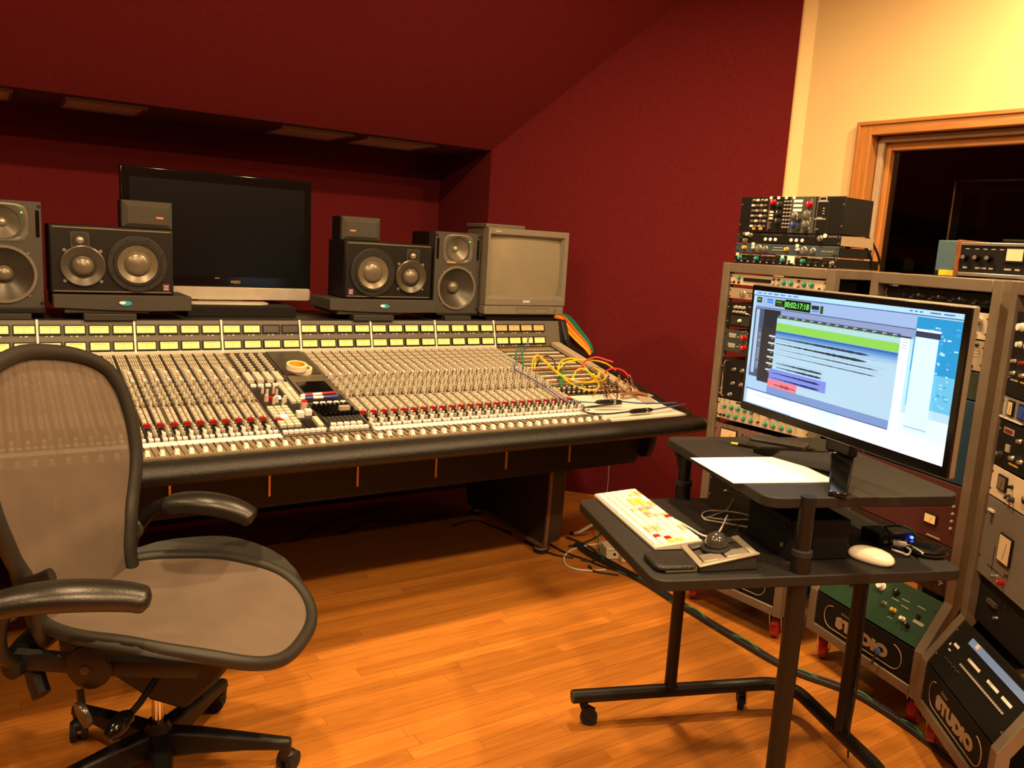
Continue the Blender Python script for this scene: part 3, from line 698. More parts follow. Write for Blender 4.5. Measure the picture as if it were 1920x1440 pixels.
# ---------------------------------------------------------------- tube television
crt=thing('tube_television','boxy grey tube television on the right end of the console','television',(2.345,3.50,1.0575))
cw_,ch=.245,.428; cg=mat('crt_grey',(.165,.15,.122),.5); cg2=mat('crt_grey_dark',(.13,.118,.095),.5)
b=MB(); vs=[]
for y,k,zt_ in ((.04,1,ch-.004),(.22,.97,ch-.012),(.36,.78,ch-.07),(.40,.7,ch-.10)):
    vs+=[(-cw_*k,y,.004),(cw_*k,y,.004),(cw_*k,y,zt_),(-cw_*k,y,zt_)]
fs=[(0,1,2,3),(15,14,13,12)]+[(4*j+k,4*j+(k+1)%4,4*j+4+(k+1)%4,4*j+4+k) for j in range(3) for k in range(4)]
b.add(vs,fs); b.build('cabinet',cg2,crt,.006,smooth=False)
def frame(b,x0,x1,z0,z1,X0_,X1_,Z0_,Z1_,y0,y1,yi,mi=0):
    """frame facing -y: outer X0..Z1 at y0, inner x0..z1 recessed to yi"""
    o=[(X0_,Z0_),(X1_,Z0_),(X1_,Z1_),(X0_,Z1_)]; i=[(x0,z0),(x1,z0),(x1,z1),(x0,z1)]
    vs=[(x,y1,z) for x,z in o]+[(x,y0,z) for x,z in o]+[(x,y0,z) for x,z in [((a[0]*.0+bb[0]),bb[1]) for a,bb in zip(o,i)]]
    k=.014; m_=[(x0+k,z0+k),(x1-k,z0+k),(x1-k,z1-k),(x0+k,z1-k)]
    vs+=[(x,yi,z) for x,z in m_]
    fs=[(k,(k+1)%4,4+(k+1)%4,4+k) for k in range(4)]+[(4+k,4+(k+1)%4,8+(k+1)%4,8+k) for k in range(4)]+[(8+k,8+(k+1)%4,12+(k+1)%4,12+k) for k in range(4)]
    b.add(vs,fs,mi)
b=MB(); frame(b,-.232,.222,.083,ch-.030,-cw_,cw_,.046,ch,0,.05,.028); b.build('front_frame',cg,crt,.003,smooth=False)
b=MB(); n=12; vs=[]; fs=[]
for j in range(n+1):
    for i in range(n+1):
        u,v=i/n*2-1,j/n*2-1; vs.append((u*.215-.005,.032-.020*(1-u*u*.5-v*v*.5),.24+v*.147))
for j in range(n):
    for i in range(n): fs.append((j*(n+1)+i,j*(n+1)+i+1,(j+1)*(n+1)+i+1,(j+1)*(n+1)+i))
b.add(vs,fs); b.build('picture_tube',mat('tube_glass',(.22,.20,.15),.10,var=.03),crt)
b=MB(); b.span((-cw_,.004,0),(cw_-.004,.06,.044)); cp=b.build('control_panel',cg,crt,.004)
for x0,x1 in ((-.055,.045),(.055,.150)):
    b=MB(); frame(b,x0+.002,x1-.002,.010,.034,x0,x1,.008,.036,.0028,.006,.006); b.build('control_flap',cg2,cp,smooth=False)
b=MB(); b.span((.175,.0025,.010),(.195,.006,.032)); b.build('power_switch',cg2,cp,.001)
text('SONY',.016,white,crt,(.0,-.0012,.066),(pi/2,0,0),bold=.0004)
text('Trinitron',.009,white,crt,(-.19,-.0012,ch-.016),(pi/2,0,0))
b=MB(); b.span((-cw_-.005,.02,ch),(-.02,.22,ch+.018)); tag(b.build('flat_box',mat('box_grey',(.10,.09,.075),.5),None,.003),'slim grey box lying on top of the grey tube television','box'); 
bpy.data.objects['flat_box'].location=(2.345,3.50,1.0575)
t=thing('stand_plate','wide black slab under the grey tube television','plate',(2.33,3.62,ZT)); b=MB(); b.span((-.20,-.09,0),(.22,.20,.018)); b.build('lower_slab',black,t,.002); b=MB(); b.span((-.23,-.08,.018),(.23,.22,.0315)); b.build('upper_slab',charcoal,t,.002)
# ---------------------------------------------------------------- small things on the console
def tape(label,px,py,z0,r,hh,core):
    p=slpx(px,py,z0+.001); M=Matrix.Translation(p)@Matrix.Rotation(tl,4,'X')
    t=thing('tape_roll',label,'tape roll',p)
    b=MB(); b.T=M; b.lathe([(r*.80,0),(r,0),(r,hh),(r*.80,hh),(r*.80,0)],(0,0,0),(0,0,1),28); b.build('tape',mat('masking_tape',(.78,.70,.52),.6),t,.001,world=True)
    b=MB(); b.T=M; b.lathe([(r*.74,.001),(r*.80,.001),(r*.80,hh-.001),(r*.74,hh-.001),(r*.74,.001)],(0,0,0),(0,0,1),28); b.build('core',core,t,world=True)
    return t
yc=mat('yellow_core',(.75,.42,.03),.5)
tape('white tape roll lying underneath the other tape roll on the console',565,698,0,.042,.022,yc)
tape('white tape roll with orange core lying on top of another roll',556,692,.0235,.041,.023,yc)
def marker(label,a,bp,cap):
    p,q=slpx(*a,.016),slpx(*bp,.016); d=(q-p).normalized()
    t=thing('marker_pen',label,'marker',(p+q)/2-SN*.016); L=(q-p).length; r=.0062
    b=MB(); b.lathe([(.003,0),(r*.9,.006),(r,.012),(r,L*.60)],p,d,12); b.build('barrel',white,t,world=True)
    b=MB(); b.lathe([(r*1.08,L*.60),(r*1.08,L-.004),(r*.8,L)],p,d,12); b.build('cap',cap,t,world=True)
    b=MB(); b.lathe([(r*1.01,L*.12),(r*1.01,L*.34)],p,d,12); b.build('band',cap,t,world=True)
marker('white marker pen with red cap beside the blue-capped one',(563,742),(629,736),redk)
marker('white marker pen with blue cap beside the red-capped one',(562,747),(634,743),bluek)
p=slpx(645,769,.016); er=thing('eraser_block','small beige eraser block lying on the black console keyboard','eraser',p,0)
b=MB(); b.T=Matrix.Translation(p)@Matrix.Rotation(tl,4,'X'); b.prism(rrect(-.021,-.011,.021,.011,.006),'z',.001,.013); b.build('foam_block',mat('eraser_beige',(.34,.28,.18),.8),er,.002,world=True)
b=MB(); b.T=Matrix.Translation(p)@Matrix.Rotation(tl,4,'X'); b.prism(rrect(-.0205,-.0105,.0205,.0105,.006),'z',.013,.017); b.build('felt_top',mat('eraser_top',(.28,.24,.17),.9),er,.001,world=True)
# patch leads
def lead(name,label,pts,r,m,group=None,plug=None,n=6,plugs=(0,-1),cat='cable'):
    P=[slpx(*q[:2],q[2]) for q in pts]
    t=thing(name,label,cat,(P[0]+P[-1])/2,0,group)
    b=MB(); b.tube(P,r,n,smooth=6); b.build('wire',m,t,world=True)
    if plug:
        for e in plugs:
            d=(P[0]-P[1]) if e==0 else (P[-1]-P[-2]); d=d.normalized(); e0=P[e]
            b=MB(); b.cyl(e0-d*.002,e0+d*.026,.0048,.0042,8); b.build('plug',plug,t,world=True)
    return t
yel=mat('yellow_cable',(.80,.52,.02),.4); redc=mat('red_cable',(.65,.03,.03),.4); bluc=mat('blue_cable',(.06,.09,.30),.45); grc=mat('green_cable',(.02,.20,.10),.45); blk=mat('black_cable',(.012,.012,.012),.5); brc=mat('brown_cable',(.28,.12,.05),.5)
plug_m=mat('plug_black',(.02,.02,.02),.4)
G='yellow patch leads over the patchbay'
lead('patch_lead','yellow patch lead arching from the left jacks to the loop',[(997,691,.004),(1001,672,.05),(1012,668,.06),(1044,697,.03),(1070,712,.03),(1100,717,.03),(1130,713,.035),(1134,703,.04),(1118,692,.03)],.0042,yel,G,yel)
lead('patch_lead','yellow patch lead drooping lowest across the bottom jack rows',[(1002,690,.004),(1006,670,.045),(1016,674,.05),(1045,700,.025),(1075,722,.03),(1105,731,.03),(1122,727,.03),(1121,716,.03),(1112,705,.02)],.0042,yel,G,yel)
lead('patch_lead','yellow patch lead rising in a tall loop beside the red lead',[(1046,696,.02),(1050,680,.04),(1062,673,.05),(1078,673,.05),(1092,683,.04),(1106,700,.02),(1112,710,.01)],.0042,yel,G,yel,plugs=(-1,))
lead('patch_lead','yellow patch lead stretched to the right cheek',[(1048,692,.02),(1060,680,.05),(1085,675,.06),(1115,676,.06),(1135,681,.05),(1147,689,.03)],.0042,yel,G,yel,plugs=(-1,))
lead('patch_lead','yellow patch lead curled tightly in the middle of the loop',[(1075,706,.01),(1082,694,.04),(1096,692,.05),(1110,702,.04),(1122,706,.04),(1124,696,.04),(1116,712,.02),(1098,718,.02)],.0042,yel,G,yel)
lead('patch_lead','red patch lead arching up from the middle of the patchbay',[(1088,700,.008),(1092,684,.05),(1104,673,.07),(1120,670,.08),(1140,676,.08)],.0042,redc,'red patch leads',redc)
lead('patch_lead','red patch lead hanging over the right cheek',[(1131,705,.006),(1138,695,.04),(1152,691,.05),(1168,695,.05),(1179,706,.03)],.0042,redc,'red patch leads',redc,plugs=(0,))
lead('patch_lead','green patch lead hooked at the top rows',[(982,692,.004),(980,672,.03),(977,656,.05),(970,655,.05),(967,667,.02)],.004,grc,'green patch leads',grc)
lead('patch_lead','green patch lead tangled in the lower jack rows',[(1045,714,.004),(1050,706,.03),(1056,712,.03),(1050,720,.02),(1057,690,.03)],.004,grc,'green patch leads',grc)
lead('patch_lead','thin black patch lead arching at the upper rows',[(1005,688,.004),(1014,672,.05),(1028,668,.05),(1038,676,.04),(1042,690,.01)],.0032,blk,None,plug_m)
# long blue lead from the upper jacks down across the strips to the white surface
P=[slpx(989,646,.03),slpx(975,668,.045),slpx(964,690,.03),slpx(985,703,.025),slpx(1010,718,.028),slpx(1035,735,.03),slpx(1060,751,.02)]+[onz(1085,753,Z1+.035),onz(1118,755,Z1+.034)]
t=thing('blue_lead','long thin blue lead running down over the channel strips to a black plug','cable',P[3]); b=MB(); b.tube(P,.0032,6,smooth=6); b.build('wire',bluc,t,world=True)
q=P[0]; b=MB(); b.cyl(q,q+Vector((.01,.01,.035)),.006,.005,8); b.build('plug',mat('plug_violet',(.10,.10,.25),.4),t,world=True)
zz=Z1+.04
def plugpair(label,a,b_,tail,zs):
    p,q=onz(*a,zs),onz(*b_,zs); d=(q-p).normalized(); L=(q-p).length
    t=thing('inline_connector',label,'connector',(p+q)/2-Vector((0,0,.012)))
    b=MB(); b.lathe([(.004,0),(.009,.012),(.0105,.03),(.0105,L*.5),(.009,L*.52),(.0105,L*.55),(.0105,L-.03),(.008,L-.01),(.004,L)],p,d,12); b.build('shell',black,t,world=True)
    b=MB(); b.lathe([(.0108,L*.66),(.0108,L*.74)],p,d,12); b.build('ring',silver,t,world=True)
    b=MB(); b.tube(tail,.0034,6,smooth=6); b.build('wire',bluc,t,world=True)
z_a=Z1+.040
plugpair('black inline connector at the foot of the patchbay on the blue lead',(1116,754),(1166,753),[onz(1166,753,z_a),onz(1200,756,z_a),onz(1240,756,z_a),onz(1268,755,z_a-.01)],z_a)
z_b=Z1+.015
plugpair('black inline connector alone on the white surface with a blue cable',(1180,772),(1224,768),[onz(1224,768,z_b),onz(1255,763,z_b+.004),onz(1285,758,z_b+.01)],z_b)
P=[onz(1166,757,z_b+.006)]+[onz(a,b_,z_b) for a,b_ in ((1120,761),(1098,764),(1093,770),(1108,775),(1140,776),(1180,772))]
t=thing('dark_blue_loop','dark blue cable loop lying on the white surface between the connectors','cable',P[3]-Vector((0,0,.004))); b=MB(); b.tube(P,.0036,6,smooth=6); b.build('wire',mat('navy_cable',(.02,.025,.06),.45),t,world=True)
# brown jumble and small plugs at the bottom of the patchbay
rj=random.Random(9)
for i in range(26):
    x0=rj.uniform(1122,1180); y0=rj.uniform(712,742); x1=x0+rj.uniform(-18,30); y1=rj.uniform(728,748)
    lead('brown_lead' if i%4 else 'black_lead','thin brown lead in the tangle beside the patchbay cheek' if i%4 else 'thin black lead in the tangle beside the patchbay cheek',[(x0,y0,.004),((x0+x1)/2+rj.uniform(-8,8),(y0+y1)/2-rj.uniform(4,22),rj.uniform(.02,.06)),(x1,y1,.012)],.0026,brc if i%4 else blk,'brown lead tangle' if i%4 else 'black leads in the brown tangle',None,5)
for i in range(7):
    x0=1052+i*9.5; t0=thing('jack_plug','short black jack plug standing in the bottom patchbay row','plug',slpx(x0,738,0),0,'jack plugs in the bottom row')
    p=slpx(x0,738,.0); q=p+Vector((-.008,-.012,.034)); b=MB(); b.cyl(p,q,.0062,.005,8); b.build('plug_body',plug_m,t0,world=True); b=MB(); b.cyl(q,q+Vector((-.002,-.003,.008)),.0045,.003,8); b.build('plug_tail',[silver,tan,black][i%3],t0,world=True)
P=[slpx(1165,741,.02),slpx(1190,737,.025),slpx(1213,741,.02)]
for k in range(3):
    t=thing('brown_bundle','tied brown cable end resting on the cheek by the patchbay','cable',P[1],0,'tied brown cable ends'); b=MB(); b.tube([p+Vector((0,.006*k-.006,.004*(k%2))) for p in P],.0042,6,smooth=4); b.build('wire',brc,t,world=True); b=MB(); b.cyl(P[2]+Vector((0,.006*k-.006,.004*(k%2))),P[2]+Vector((.024,.006*k-.012,-.002)),.005,.004,8); b.build('plug',tan,t,world=True)
# coloured cables falling over the console end
cols_=[('yellow',yel),('orange',mat('orange_cable',(.70,.22,.02),.4)),('red',redc),('green',grc),('teal',mat('teal_cable',(.01,.16,.13),.4))]
for i in range(9):
    nm,m_=cols_[[0,1,1,0,2,1,3,4,3][i]]; o=i*3.0
    pts=[ony(1040+o*.9,595+i*.2,3.76),ony(1050+o*1.0,606,3.72),ony(1066+o*.9,624,3.66),ony(1084+o*.72,642,3.60),ony(1098+o*.42,655,3.55),ony(1108+o*.12,668,3.50)]
    pts=[p+Vector((.0,.0,.002*i)) for p in pts]
    t=thing('trunk_cable',f'{nm} cable in the bundle falling over the right console end','cable',pts[2],0,f'{nm} trunk cables'); b=MB(); b.tube([pts[0]+Vector((-.05,.06,.012))]+pts,.0062,7,smooth=5); b.build('wire',m_,t,world=True)
    b=MB(); b.cyl(pts[-1],pts[-1]+(pts[-1]-pts[-2]).normalized()*.02,.0075,.006,8); b.build('sleeve',plug_m,t,world=True)
# ================================================================== mobile desk
TZ,SZ=.70,.877
O1=onz(1228,1090,TZ); O2=onz(1082,936,TZ)                      # near and far user-side corners of the tray
DR=atan2(O1.y-O2.y,O1.x-O2.x)+pi/2; ax=Vector((cos(DR),sin(DR),0)); ay=Vector((-sin(DR),cos(DR),0))
DL=Vector((O1.x,O1.y,0)); TWD=(O2-O1).dot(ay)
desk=thing('mobile_desk','black steel computer cart on casters with a tray and an upper shelf','desk',DL,DR)
def dl(v): v=Vector(v)-DL; return Vector((v.dot(ax),v.dot(ay),v.z))
lam=mat('black_laminate',(.012,.011,.0105),.55,spec=.35,bump=.15,bscale=600); tubeb=mat('black_powder_coat',(.006,.0056,.0052),.42,spec=.35)
TDX=.80
b=MB(); b.prism(rrect(0,0,TDX,TWD,.035,6),'z',TZ-.026,TZ); b.build('tray',lam,desk,.003)
s1=dl(onz(1440,934,SZ)); s2=dl(onz(1260,818,SZ)); s3=dl(onz(1780,931,SZ))
sx0=min(s1.x,s2.x); sx1=max(s3.x,sx0+.5); sy0,sy1=s1.y,s2.y
b=MB(); b.prism(rrect(sx0,sy0,sx1+.02,sy1,.04,6),'z',SZ-.026,SZ); b.build('upper_shelf',lam,desk,.003)
# base frame
tz=.09; A=[dl(onz(1075,1307,tz)),dl(onz(1445,1280,tz)),dl(onz(1500,1335,tz)),dl(onz(1580,1400,tz))]
fy=(A[0].y+A[1].y)/2; bx=dl(onz(1577,1375,tz)).x; fx0=A[0].x; ny=.06
r_=.040
pts=[(fx0,fy,tz),(bx-.09,fy,tz)]+[(bx-.09+.09*sin(a*pi/12),fy-.09+.09*cos(a*pi/12),tz) for a in range(1,6)]+[(bx,fy-.09,tz),(bx,ny+.09,tz)]+[(bx-.09+.09*cos(a*pi/12),ny+.09-.09*sin(a*pi/12),tz) for a in range(1,6)]+[(bx-.09,ny,tz),(fx0,ny,tz)]
b=MB(); b.tube(pts,.0205,14); b.build('base_frame',tubeb,desk)
for y in (fy,ny):
    b=MB(); b.cyl((fx0-.003,y,tz),(fx0+.004,y,tz),.0195,.0195,14); b.build('end_cap',charcoal,desk)
l1=dl(onz(1253,1290,tz)); l3=dl(onz(1577,1375,tz)); l2=dl(onz(1525,938,SZ))
for nm,p,z0,z1,r in (('leg',(l1.x,fy),tz,TZ-.026,.0185),('leg',(bx,l3.y),tz,TZ-.026,.0195)):
    b=MB(); b.cyl((p[0],p[1],z0),(p[0],p[1],z1),r,r,14); b.build(nm,tubeb,desk)
    b=MB(); b.span((p[0]-.05,p[1]-.03,z1-.004),(p[0]+.05,p[1]+.03,z1)); b.build('mount_plate',tubeb,desk)
for p,zb_ in (((l2.x,sy0+.0),tz),((sx0+.06,sy1-.035),TZ),):
    b=MB(); b.cyl((p[0],p[1],zb_),(p[0],p[1],TZ+.05),.0225,.0225,16); lg=b.build('leg',tubeb,desk)
    b=MB(); b.cyl((p[0],p[1],TZ+.05),(p[0],p[1],SZ-.002 if zb_>.5 else SZ+.003),.018,.018,16); b.build('inner_tube',tubeb,lg)
    b=MB(); b.lathe([(.024,0),(.024,.012),(.02,.015)],(p[0],p[1],TZ+.04),(0,0,1),16); b.build('clamp_collar',rubber,lg)
b=MB(); b.cyl((l2.x,ny,tz),(l2.x,sy0,tz),.018,.018,10); b.build('base_stub',tubeb,desk)
b=MB(); b.cyl((sx1-.03,sy1-.035,TZ),(sx1-.03,sy1-.035,SZ-.02),.018,.018,14); b.build('leg',tubeb,desk)
b=MB(); b.tube([(sx0+.06,sy1-.02,TZ+.06),(sx0+.045,sy1-.016,SZ-.06),(sx0+.03,sy1-.012,SZ-.026)],.008,8); b.build('brace',tubeb,desk)
def caster(parent,x,y,rz,hz,r=.026,wm=rubber):
    c,s=cos(rz),sin(rz)
    b=MB(); b.cyl((x,y,hz-.012),(x,y,hz+.004),.012,.012,10); st=b.build('caster',black,parent)
    ox,oy=x+.018*c,y+.018*s
    b=MB(); b.cyl((ox-s*.009,oy+c*.009,r),(ox+s*.009,oy-c*.009,r),r,r,18); b.build('wheel',wm,st,.003)
    b=MB()
    for k in (-1,1):
        vs=[(x-s*.012*k-.010*c,y+c*.012*k-.010*s,hz-.006),(ox-s*.012*k+.018*c,oy+c*.012*k+.018*s,r+.022),(ox-s*.012*k+.006*c,oy+c*.012*k+.006*s,r-.004),(ox-s*.012*k-.008*c,oy+c*.012*k-.008*s,r-.004)]
        n=Vector((-s*.003*k,c*.003*k,0)); b.add([Vector(v) for v in vs]+[Vector(v)+n for v in vs],[(0,1,2,3),(7,6,5,4)]+[(i,(i+1)%4,4+(i+1)%4,4+i) for i in range(4)])
    b.cyl((x,y,hz-.008),(x,y,hz-.002),.014,.014,10); b.build('fork',gloss,st)
    return st
for x,y,a in ((fx0+.035,fy,-.4),(dl(onz(1403,1353,0)).x,fy,.9),(fx0+.035,ny,.3),(bx-.10,ny,1.2)): caster(desk,x,y,a,tz-.019)
# ---------------------------------------------------------------- keyboard
K=[dl(onz(*p,TZ+.012)) for p in ((1118,928),(1186,920),(1314,1019),(1231,1026))]
kl=((K[0]-K[3]).length+(K[1]-K[2]).length)/2; kd=((K[0]-K[1]).length+(K[2]-K[3]).length)/2
kc=sum(K,Vector())/4; kv=(K[3]-K[0]+K[2]-K[1]).normalized(); ka=atan2(kv.y,kv.x)
kw=DL+ax*kc.x+ay*kc.y; kb=thing('keyboard','white computer keyboard with coloured shortcut keys on the black tray','keyboard',(kw.x,kw.y,TZ),DR+ka)
b=MB(); n=kl/2; d=kd/2; b.prism([(-d,.0005),(d,.0005),(d,.022),(d-.012,.024),(-d,.010)],'x',-n,n); b.build('case',mat('keyboard_case',(.50,.47,.42),.4,var=.03),kb,.003)
ytop=mat('key_yellow',(.66,.58,.12),.5); kcols=[white,ytop,mat('key_pink',(.62,.28,.26),.5),mat('key_green',(.34,.55,.30),.5),mat('key_peach',(.66,.44,.26),.5),redk]
th=atan2(.014,2*d); kr=random.Random(2); kme={}
NR,NC=6,21
def key(x,y,w,m,h_=kd*.115):
    z=.010+(y+d)*math.tan(th)+.0008
    k=(round(w,4),round(h_,4),m.name)
    if k not in kme: q=MB(); q.box((0,0,.0015),(w,h_,.003),0,0,.9); kme[k]=q.mesh('key',m,False)
    return inst('key',kme[k],kb,loc=(x,y,z),rot=(th,0,0))
for r in range(NR):
    y=d*(.80-1.62*r/(NR-1))
    c=0
    while c<NC:
        wk_=1
        if r==NR-1 and c==4: wk_=5
        if c in (14,17): pass
        x=-n+kl*(.025+.95*(c+wk_/2)/NC)
        m_=white
        if r==0: m_=kcols[4] if c%5 in (1,2) else white
        elif r in (1,2) and 4<=c<=6: m_=ytop
        elif r in (1,2,3) and kr.random()<.35: m_=kcols[kr.choice([1,2,3,4,4])]
        if (r,c) in ((0,12),(3,19),(4,18)): m_=redk
        if r in (3,4) and c in (15,16): m_=kcols[4]
        if c>=18 and r in (2,3) : m_=kcols[1] if c==20 else m_
        key(x,y,kl*.95/NC*wk_-.002,m_)
        c+=wk_
# keyboard cable
def dw(p,z=None): return DL+ax*p.x+ay*p.y+Vector((0,0,p.z if z is None else z))
P=[onz(*q,TZ+.012) for q in ((1252,971),(1268,970),(1295,985),(1318,998),(1340,1000),(1353,990),(1363,978))]
P[-1].z=TZ+.03
t=thing('keyboard_cable','short white cable curving from the keyboard over the tray','cable',P[2]-Vector((0,0,.012))); b=MB(); b.tube([p-Vector((0,0,.008)) if 0<i<5 else p for i,p in enumerate(P)],.0026,7,smooth=6); b.build('wire',white,t,world=True)
P=[onz(*q,TZ+.004) for q in ((1388,924),(1368,950),(1340,966),(1320,971),(1317,964),(1330,958),(1365,959),(1400,965),(1418,976),(1398,974),(1365,975),(1330,971),(1322,974),(1360,981),(1402,988))]
P[0].z=TZ+.06
t=thing('coiled_cable','grey white cable lying in loose loops on the tray behind the trackball','cable',P[5]-Vector((0,0,.003))); b=MB(); b.tube(P,.0026,7,smooth=6); b.build('wire',mat('cable_grey',(.42,.38,.32),.5),t,world=True)
# ---------------------------------------------------------------- trackball
tp=onz(1352,1040,TZ); 
tb=thing('trackball','silver and black trackball with a black wrist rest on the tray corner','trackball',(tp.x,tp.y,TZ),DR)
q=lambda px,py,z=TZ: (lambda v: (v.dot(ax),v.dot(ay)))(onz(px,py,z)-Vector((tp.x,tp.y,0)))
u0=q(1214,1058)[0]; um=q(1300,1064)[0]; u1=q(1412,1062)[0]; v0=q(1330,1074)[1]; v1=v0+.115
b=MB(); b.add([(um,v0,0),(u1,v0+.006,0),(u1+.004,v1,0),(um+.01,v1,0),(um,v0,.012),(u1-.006,v0+.008,.036),(u1-.004,v1-.004,.04),(um+.012,v1-.004,.018)],[(0,3,2,1),(4,5,6,7),(0,1,5,4),(1,2,6,5),(2,3,7,6),(3,0,4,7)]); b.build('base',charcoal,tb,.004)
ts=mat('trackball_silver',(.40,.36,.30),.3,.5)
def tq(u,v,dz=0): # top surface point
    x=um+(u1-um)*u; y=v0+(v1-v0)*v; z=(.012+(.036-.012)*u)*(1-v)+(.018+(.04-.018)*u)*v
    return (x,y,z+.0015+dz)
for nm,m_,uv in (('shell_rim',ts,[(-.02,-.03),(1.0,.03),(.98,.14),(.08,.10)]),('shell_rim',ts,[(-.02,-.03),(.08,.10),(.10,.95),(0,.98)]),('shell_rim',ts,[(.88,.12),(.98,.14),(1.0,.97),(.88,.95)]),('button',mat('button_silver',(.28,.25,.22),.25,.5),[(.10,.12),(.46,.13),(.44,.40),(.12,.42)]),('button',mat('button_silver',(.28,.25,.22),.25,.5),[(.49,.13),(.86,.14),(.86,.40),(.50,.40)]),('button',mat('button_dark',(.05,.047,.043),.3),[(.12,.74),(.46,.78),(.46,.95),(.12,.95)]),('button',mat('button_dark',(.05,.047,.043),.3),[(.50,.78),(.86,.74),(.86,.95),(.50,.95)])):
    b=MB(); k=4; a=[Vector(tq(*w_)) for w_ in uv]; e=[Vector(tq(*w_,.005)) for w_ in uv]; b.add(a+e,[(0,3,2,1),(4,5,6,7)]+[(i,(i+1)%4,4+(i+1)%4,4+i) for i in range(4)]); b.build(nm,m_,tb,.0015)
bc=Vector(tq(.48,.60)); 
b=MB(); b.lathe([(.026,0),(.034,.0),(.035,.006),(.031,.011),(.026,.009),(.026,0)],bc,(-.12,0,1),28); b.build('scroll_ring',rubber,tb)
b=MB(); b.ell(bc+Vector((0,0,.016)),(.0265,.0265,.0265),28,16); b.build('ball',mat('ball_grey',(.035,.034,.033),.12,.0,coat=.6),tb)
b=MB(); b.prism(rrect(u0,v0+.004,um+.006,v1-.012,.022,5),'z',0,.016); wr=b.build('wrist_rest',leather,tb,.007,seg=3)
b=MB(); b.prism([(v0+.002,.001),(v0+.016,.001),(v0+.016,.013),(v0+.006,.012)],'x',u0+.02,um-.002); b.build('rest_trim',mat('trim_bronze',(.10,.085,.06),.35,.4),wr,.002)
P=[Vector(onz(1372,1012,TZ+.03)),Vector(onz(1384,990,TZ+.02)),Vector(onz(1377,976,TZ+.004)),Vector(onz(1374,962,TZ+.006))]
t=thing('trackball_cable','thin black cable behind the trackball ball','cable',P[2]); b=MB(); b.tube(P,.0018,6,smooth=5); b.build('wire',blk,t,world=True)
# ---------------------------------------------------------------- things under the shelf
mp_=onz(1632,1052,TZ); ma=onz(1590,1031,TZ); mb2=onz(1674,1056,TZ); md=(mb2-ma); 
ms_=thing('mouse','glossy white computer mouse on the tray behind the thick leg','mouse',(mp_.x,mp_.y,TZ),atan2(md.y,md.x))
b=MB(); L_=md.length/2
vs=[];fs=[];n=20
for j,(k,z) in enumerate(((.86,.001),(.98,.006),(1,.012),(.94,.020),(.78,.027),(.5,.032),(.2,.034))):
    for i in range(n): a=2*pi*i/n; e=2.5; ca,sa=cos(a),sin(a); qd=(abs(ca)**e+abs(sa)**e)**(-1/e); vs.append((L_*k*ca*qd,.031*k*sa*qd,z))
for j in range(6):
    for i in range(n): fs.append((j*n+i,j*n+(i+1)%n,(j+1)*n+(i+1)%n,(j+1)*n+i))
fs+=[tuple(range(n-1,-1,-1)),tuple(6*n+i for i in range(n))]; b.add(vs,fs); b.build('shell',mat('mouse_white',(.80,.74,.64),.25,var=.02,coat=.3),ms_,ang=80)
P=[ma+Vector((0,0,.012)),onz(1560,1022,TZ+.004),onz(1540,1010,TZ+.004),onz(1525,1000,TZ+.006)]
b=MB(); b.tube(P,.0022,6,smooth=5); b.build('cord',mat('cable_grey',(.42,.38,.32),.5),ms_,world=True)
def dbox(name,label,cat,px,py,w,d_,hh,m,rz=0,z=TZ,extra=None):
    p=onz(px,py,z); t=thing(name,label,cat,(p.x,p.y,z),DR+rz); b=MB(); b.span((-w/2,-d_/2,0),(w/2,d_/2,hh)); b.build('housing',m,t,.004); 
    if extra: extra(t,w,d_,hh)
    return t
def hub_x(t,w,d_,hh):
    b=MB(); b.cyl((w/2-.02,-d_/2-.001,hh*.6),(w/2-.02,-d_/2-.006,hh*.6),.004,.004,10); b.build('blue_light',led_b,t)
    for k in range(4): b=MB(); b.span((-w/2+.012+k*.022,-d_/2-.002,.006),(-w/2+.026+k*.022,-d_/2,.014)); b.build('socket',silver,t)
dbox('usb_hub','small black hub with a glowing blue light under the upper shelf','hub',1664,1012,.12,.07,.030,black,.1,extra=hub_x)
def cpu_x(t,w,d_,hh):
    b=MB(); b.span((-w/2-.002,-d_/2+.02,hh*.75),(-w/2,d_/2-.02,hh*.80)); b.build('disc_slot',gloss,t)
    b=MB(); b.cyl((-w/2,-d_/2+.03,hh*.3),(-w/2-.003,-d_/2+.03,hh*.3),.006,.006,10); b.build('button',grey,t)
dbox('black_drive_box','black computer box standing on the tray under the upper shelf','computer',1490,1022,.16,.20,.10,blackm,0,extra=cpu_x)
p=onz(1432,968,TZ); t=thing('wooden_block','short pale wooden block on the tray under the shelf edge','block',(p.x,p.y,TZ),DR+.2)
b=MB(); b.span((-.03,-.018,0),(.03,.018,.038)); b.build('block',mat('block_wood',(.20,.13,.07),.6),t,.003); b=MB(); b.span((-.0305,-.016,.012),(-.03,.016,.026)); b.build('end_grain',mat('block_end',(.16,.10,.05),.7),t)
p=onz(1735,1036,TZ); t=thing('black_speakerphone','flat round black disc device beside the mouse','device',(p.x,p.y,TZ),0); b=MB(); b.lathe([(.045,0),(.05,.006),(.048,.014),(.030,.018),(1e-7,.019)],(0,0,0),(0,0,1),24); b.build('disc',gloss,t); b=MB(); b.lathe([(.0505,.005),(.0505,.009)],(0,0,0),(0,0,1),24); b.build('rim',charcoal,t)
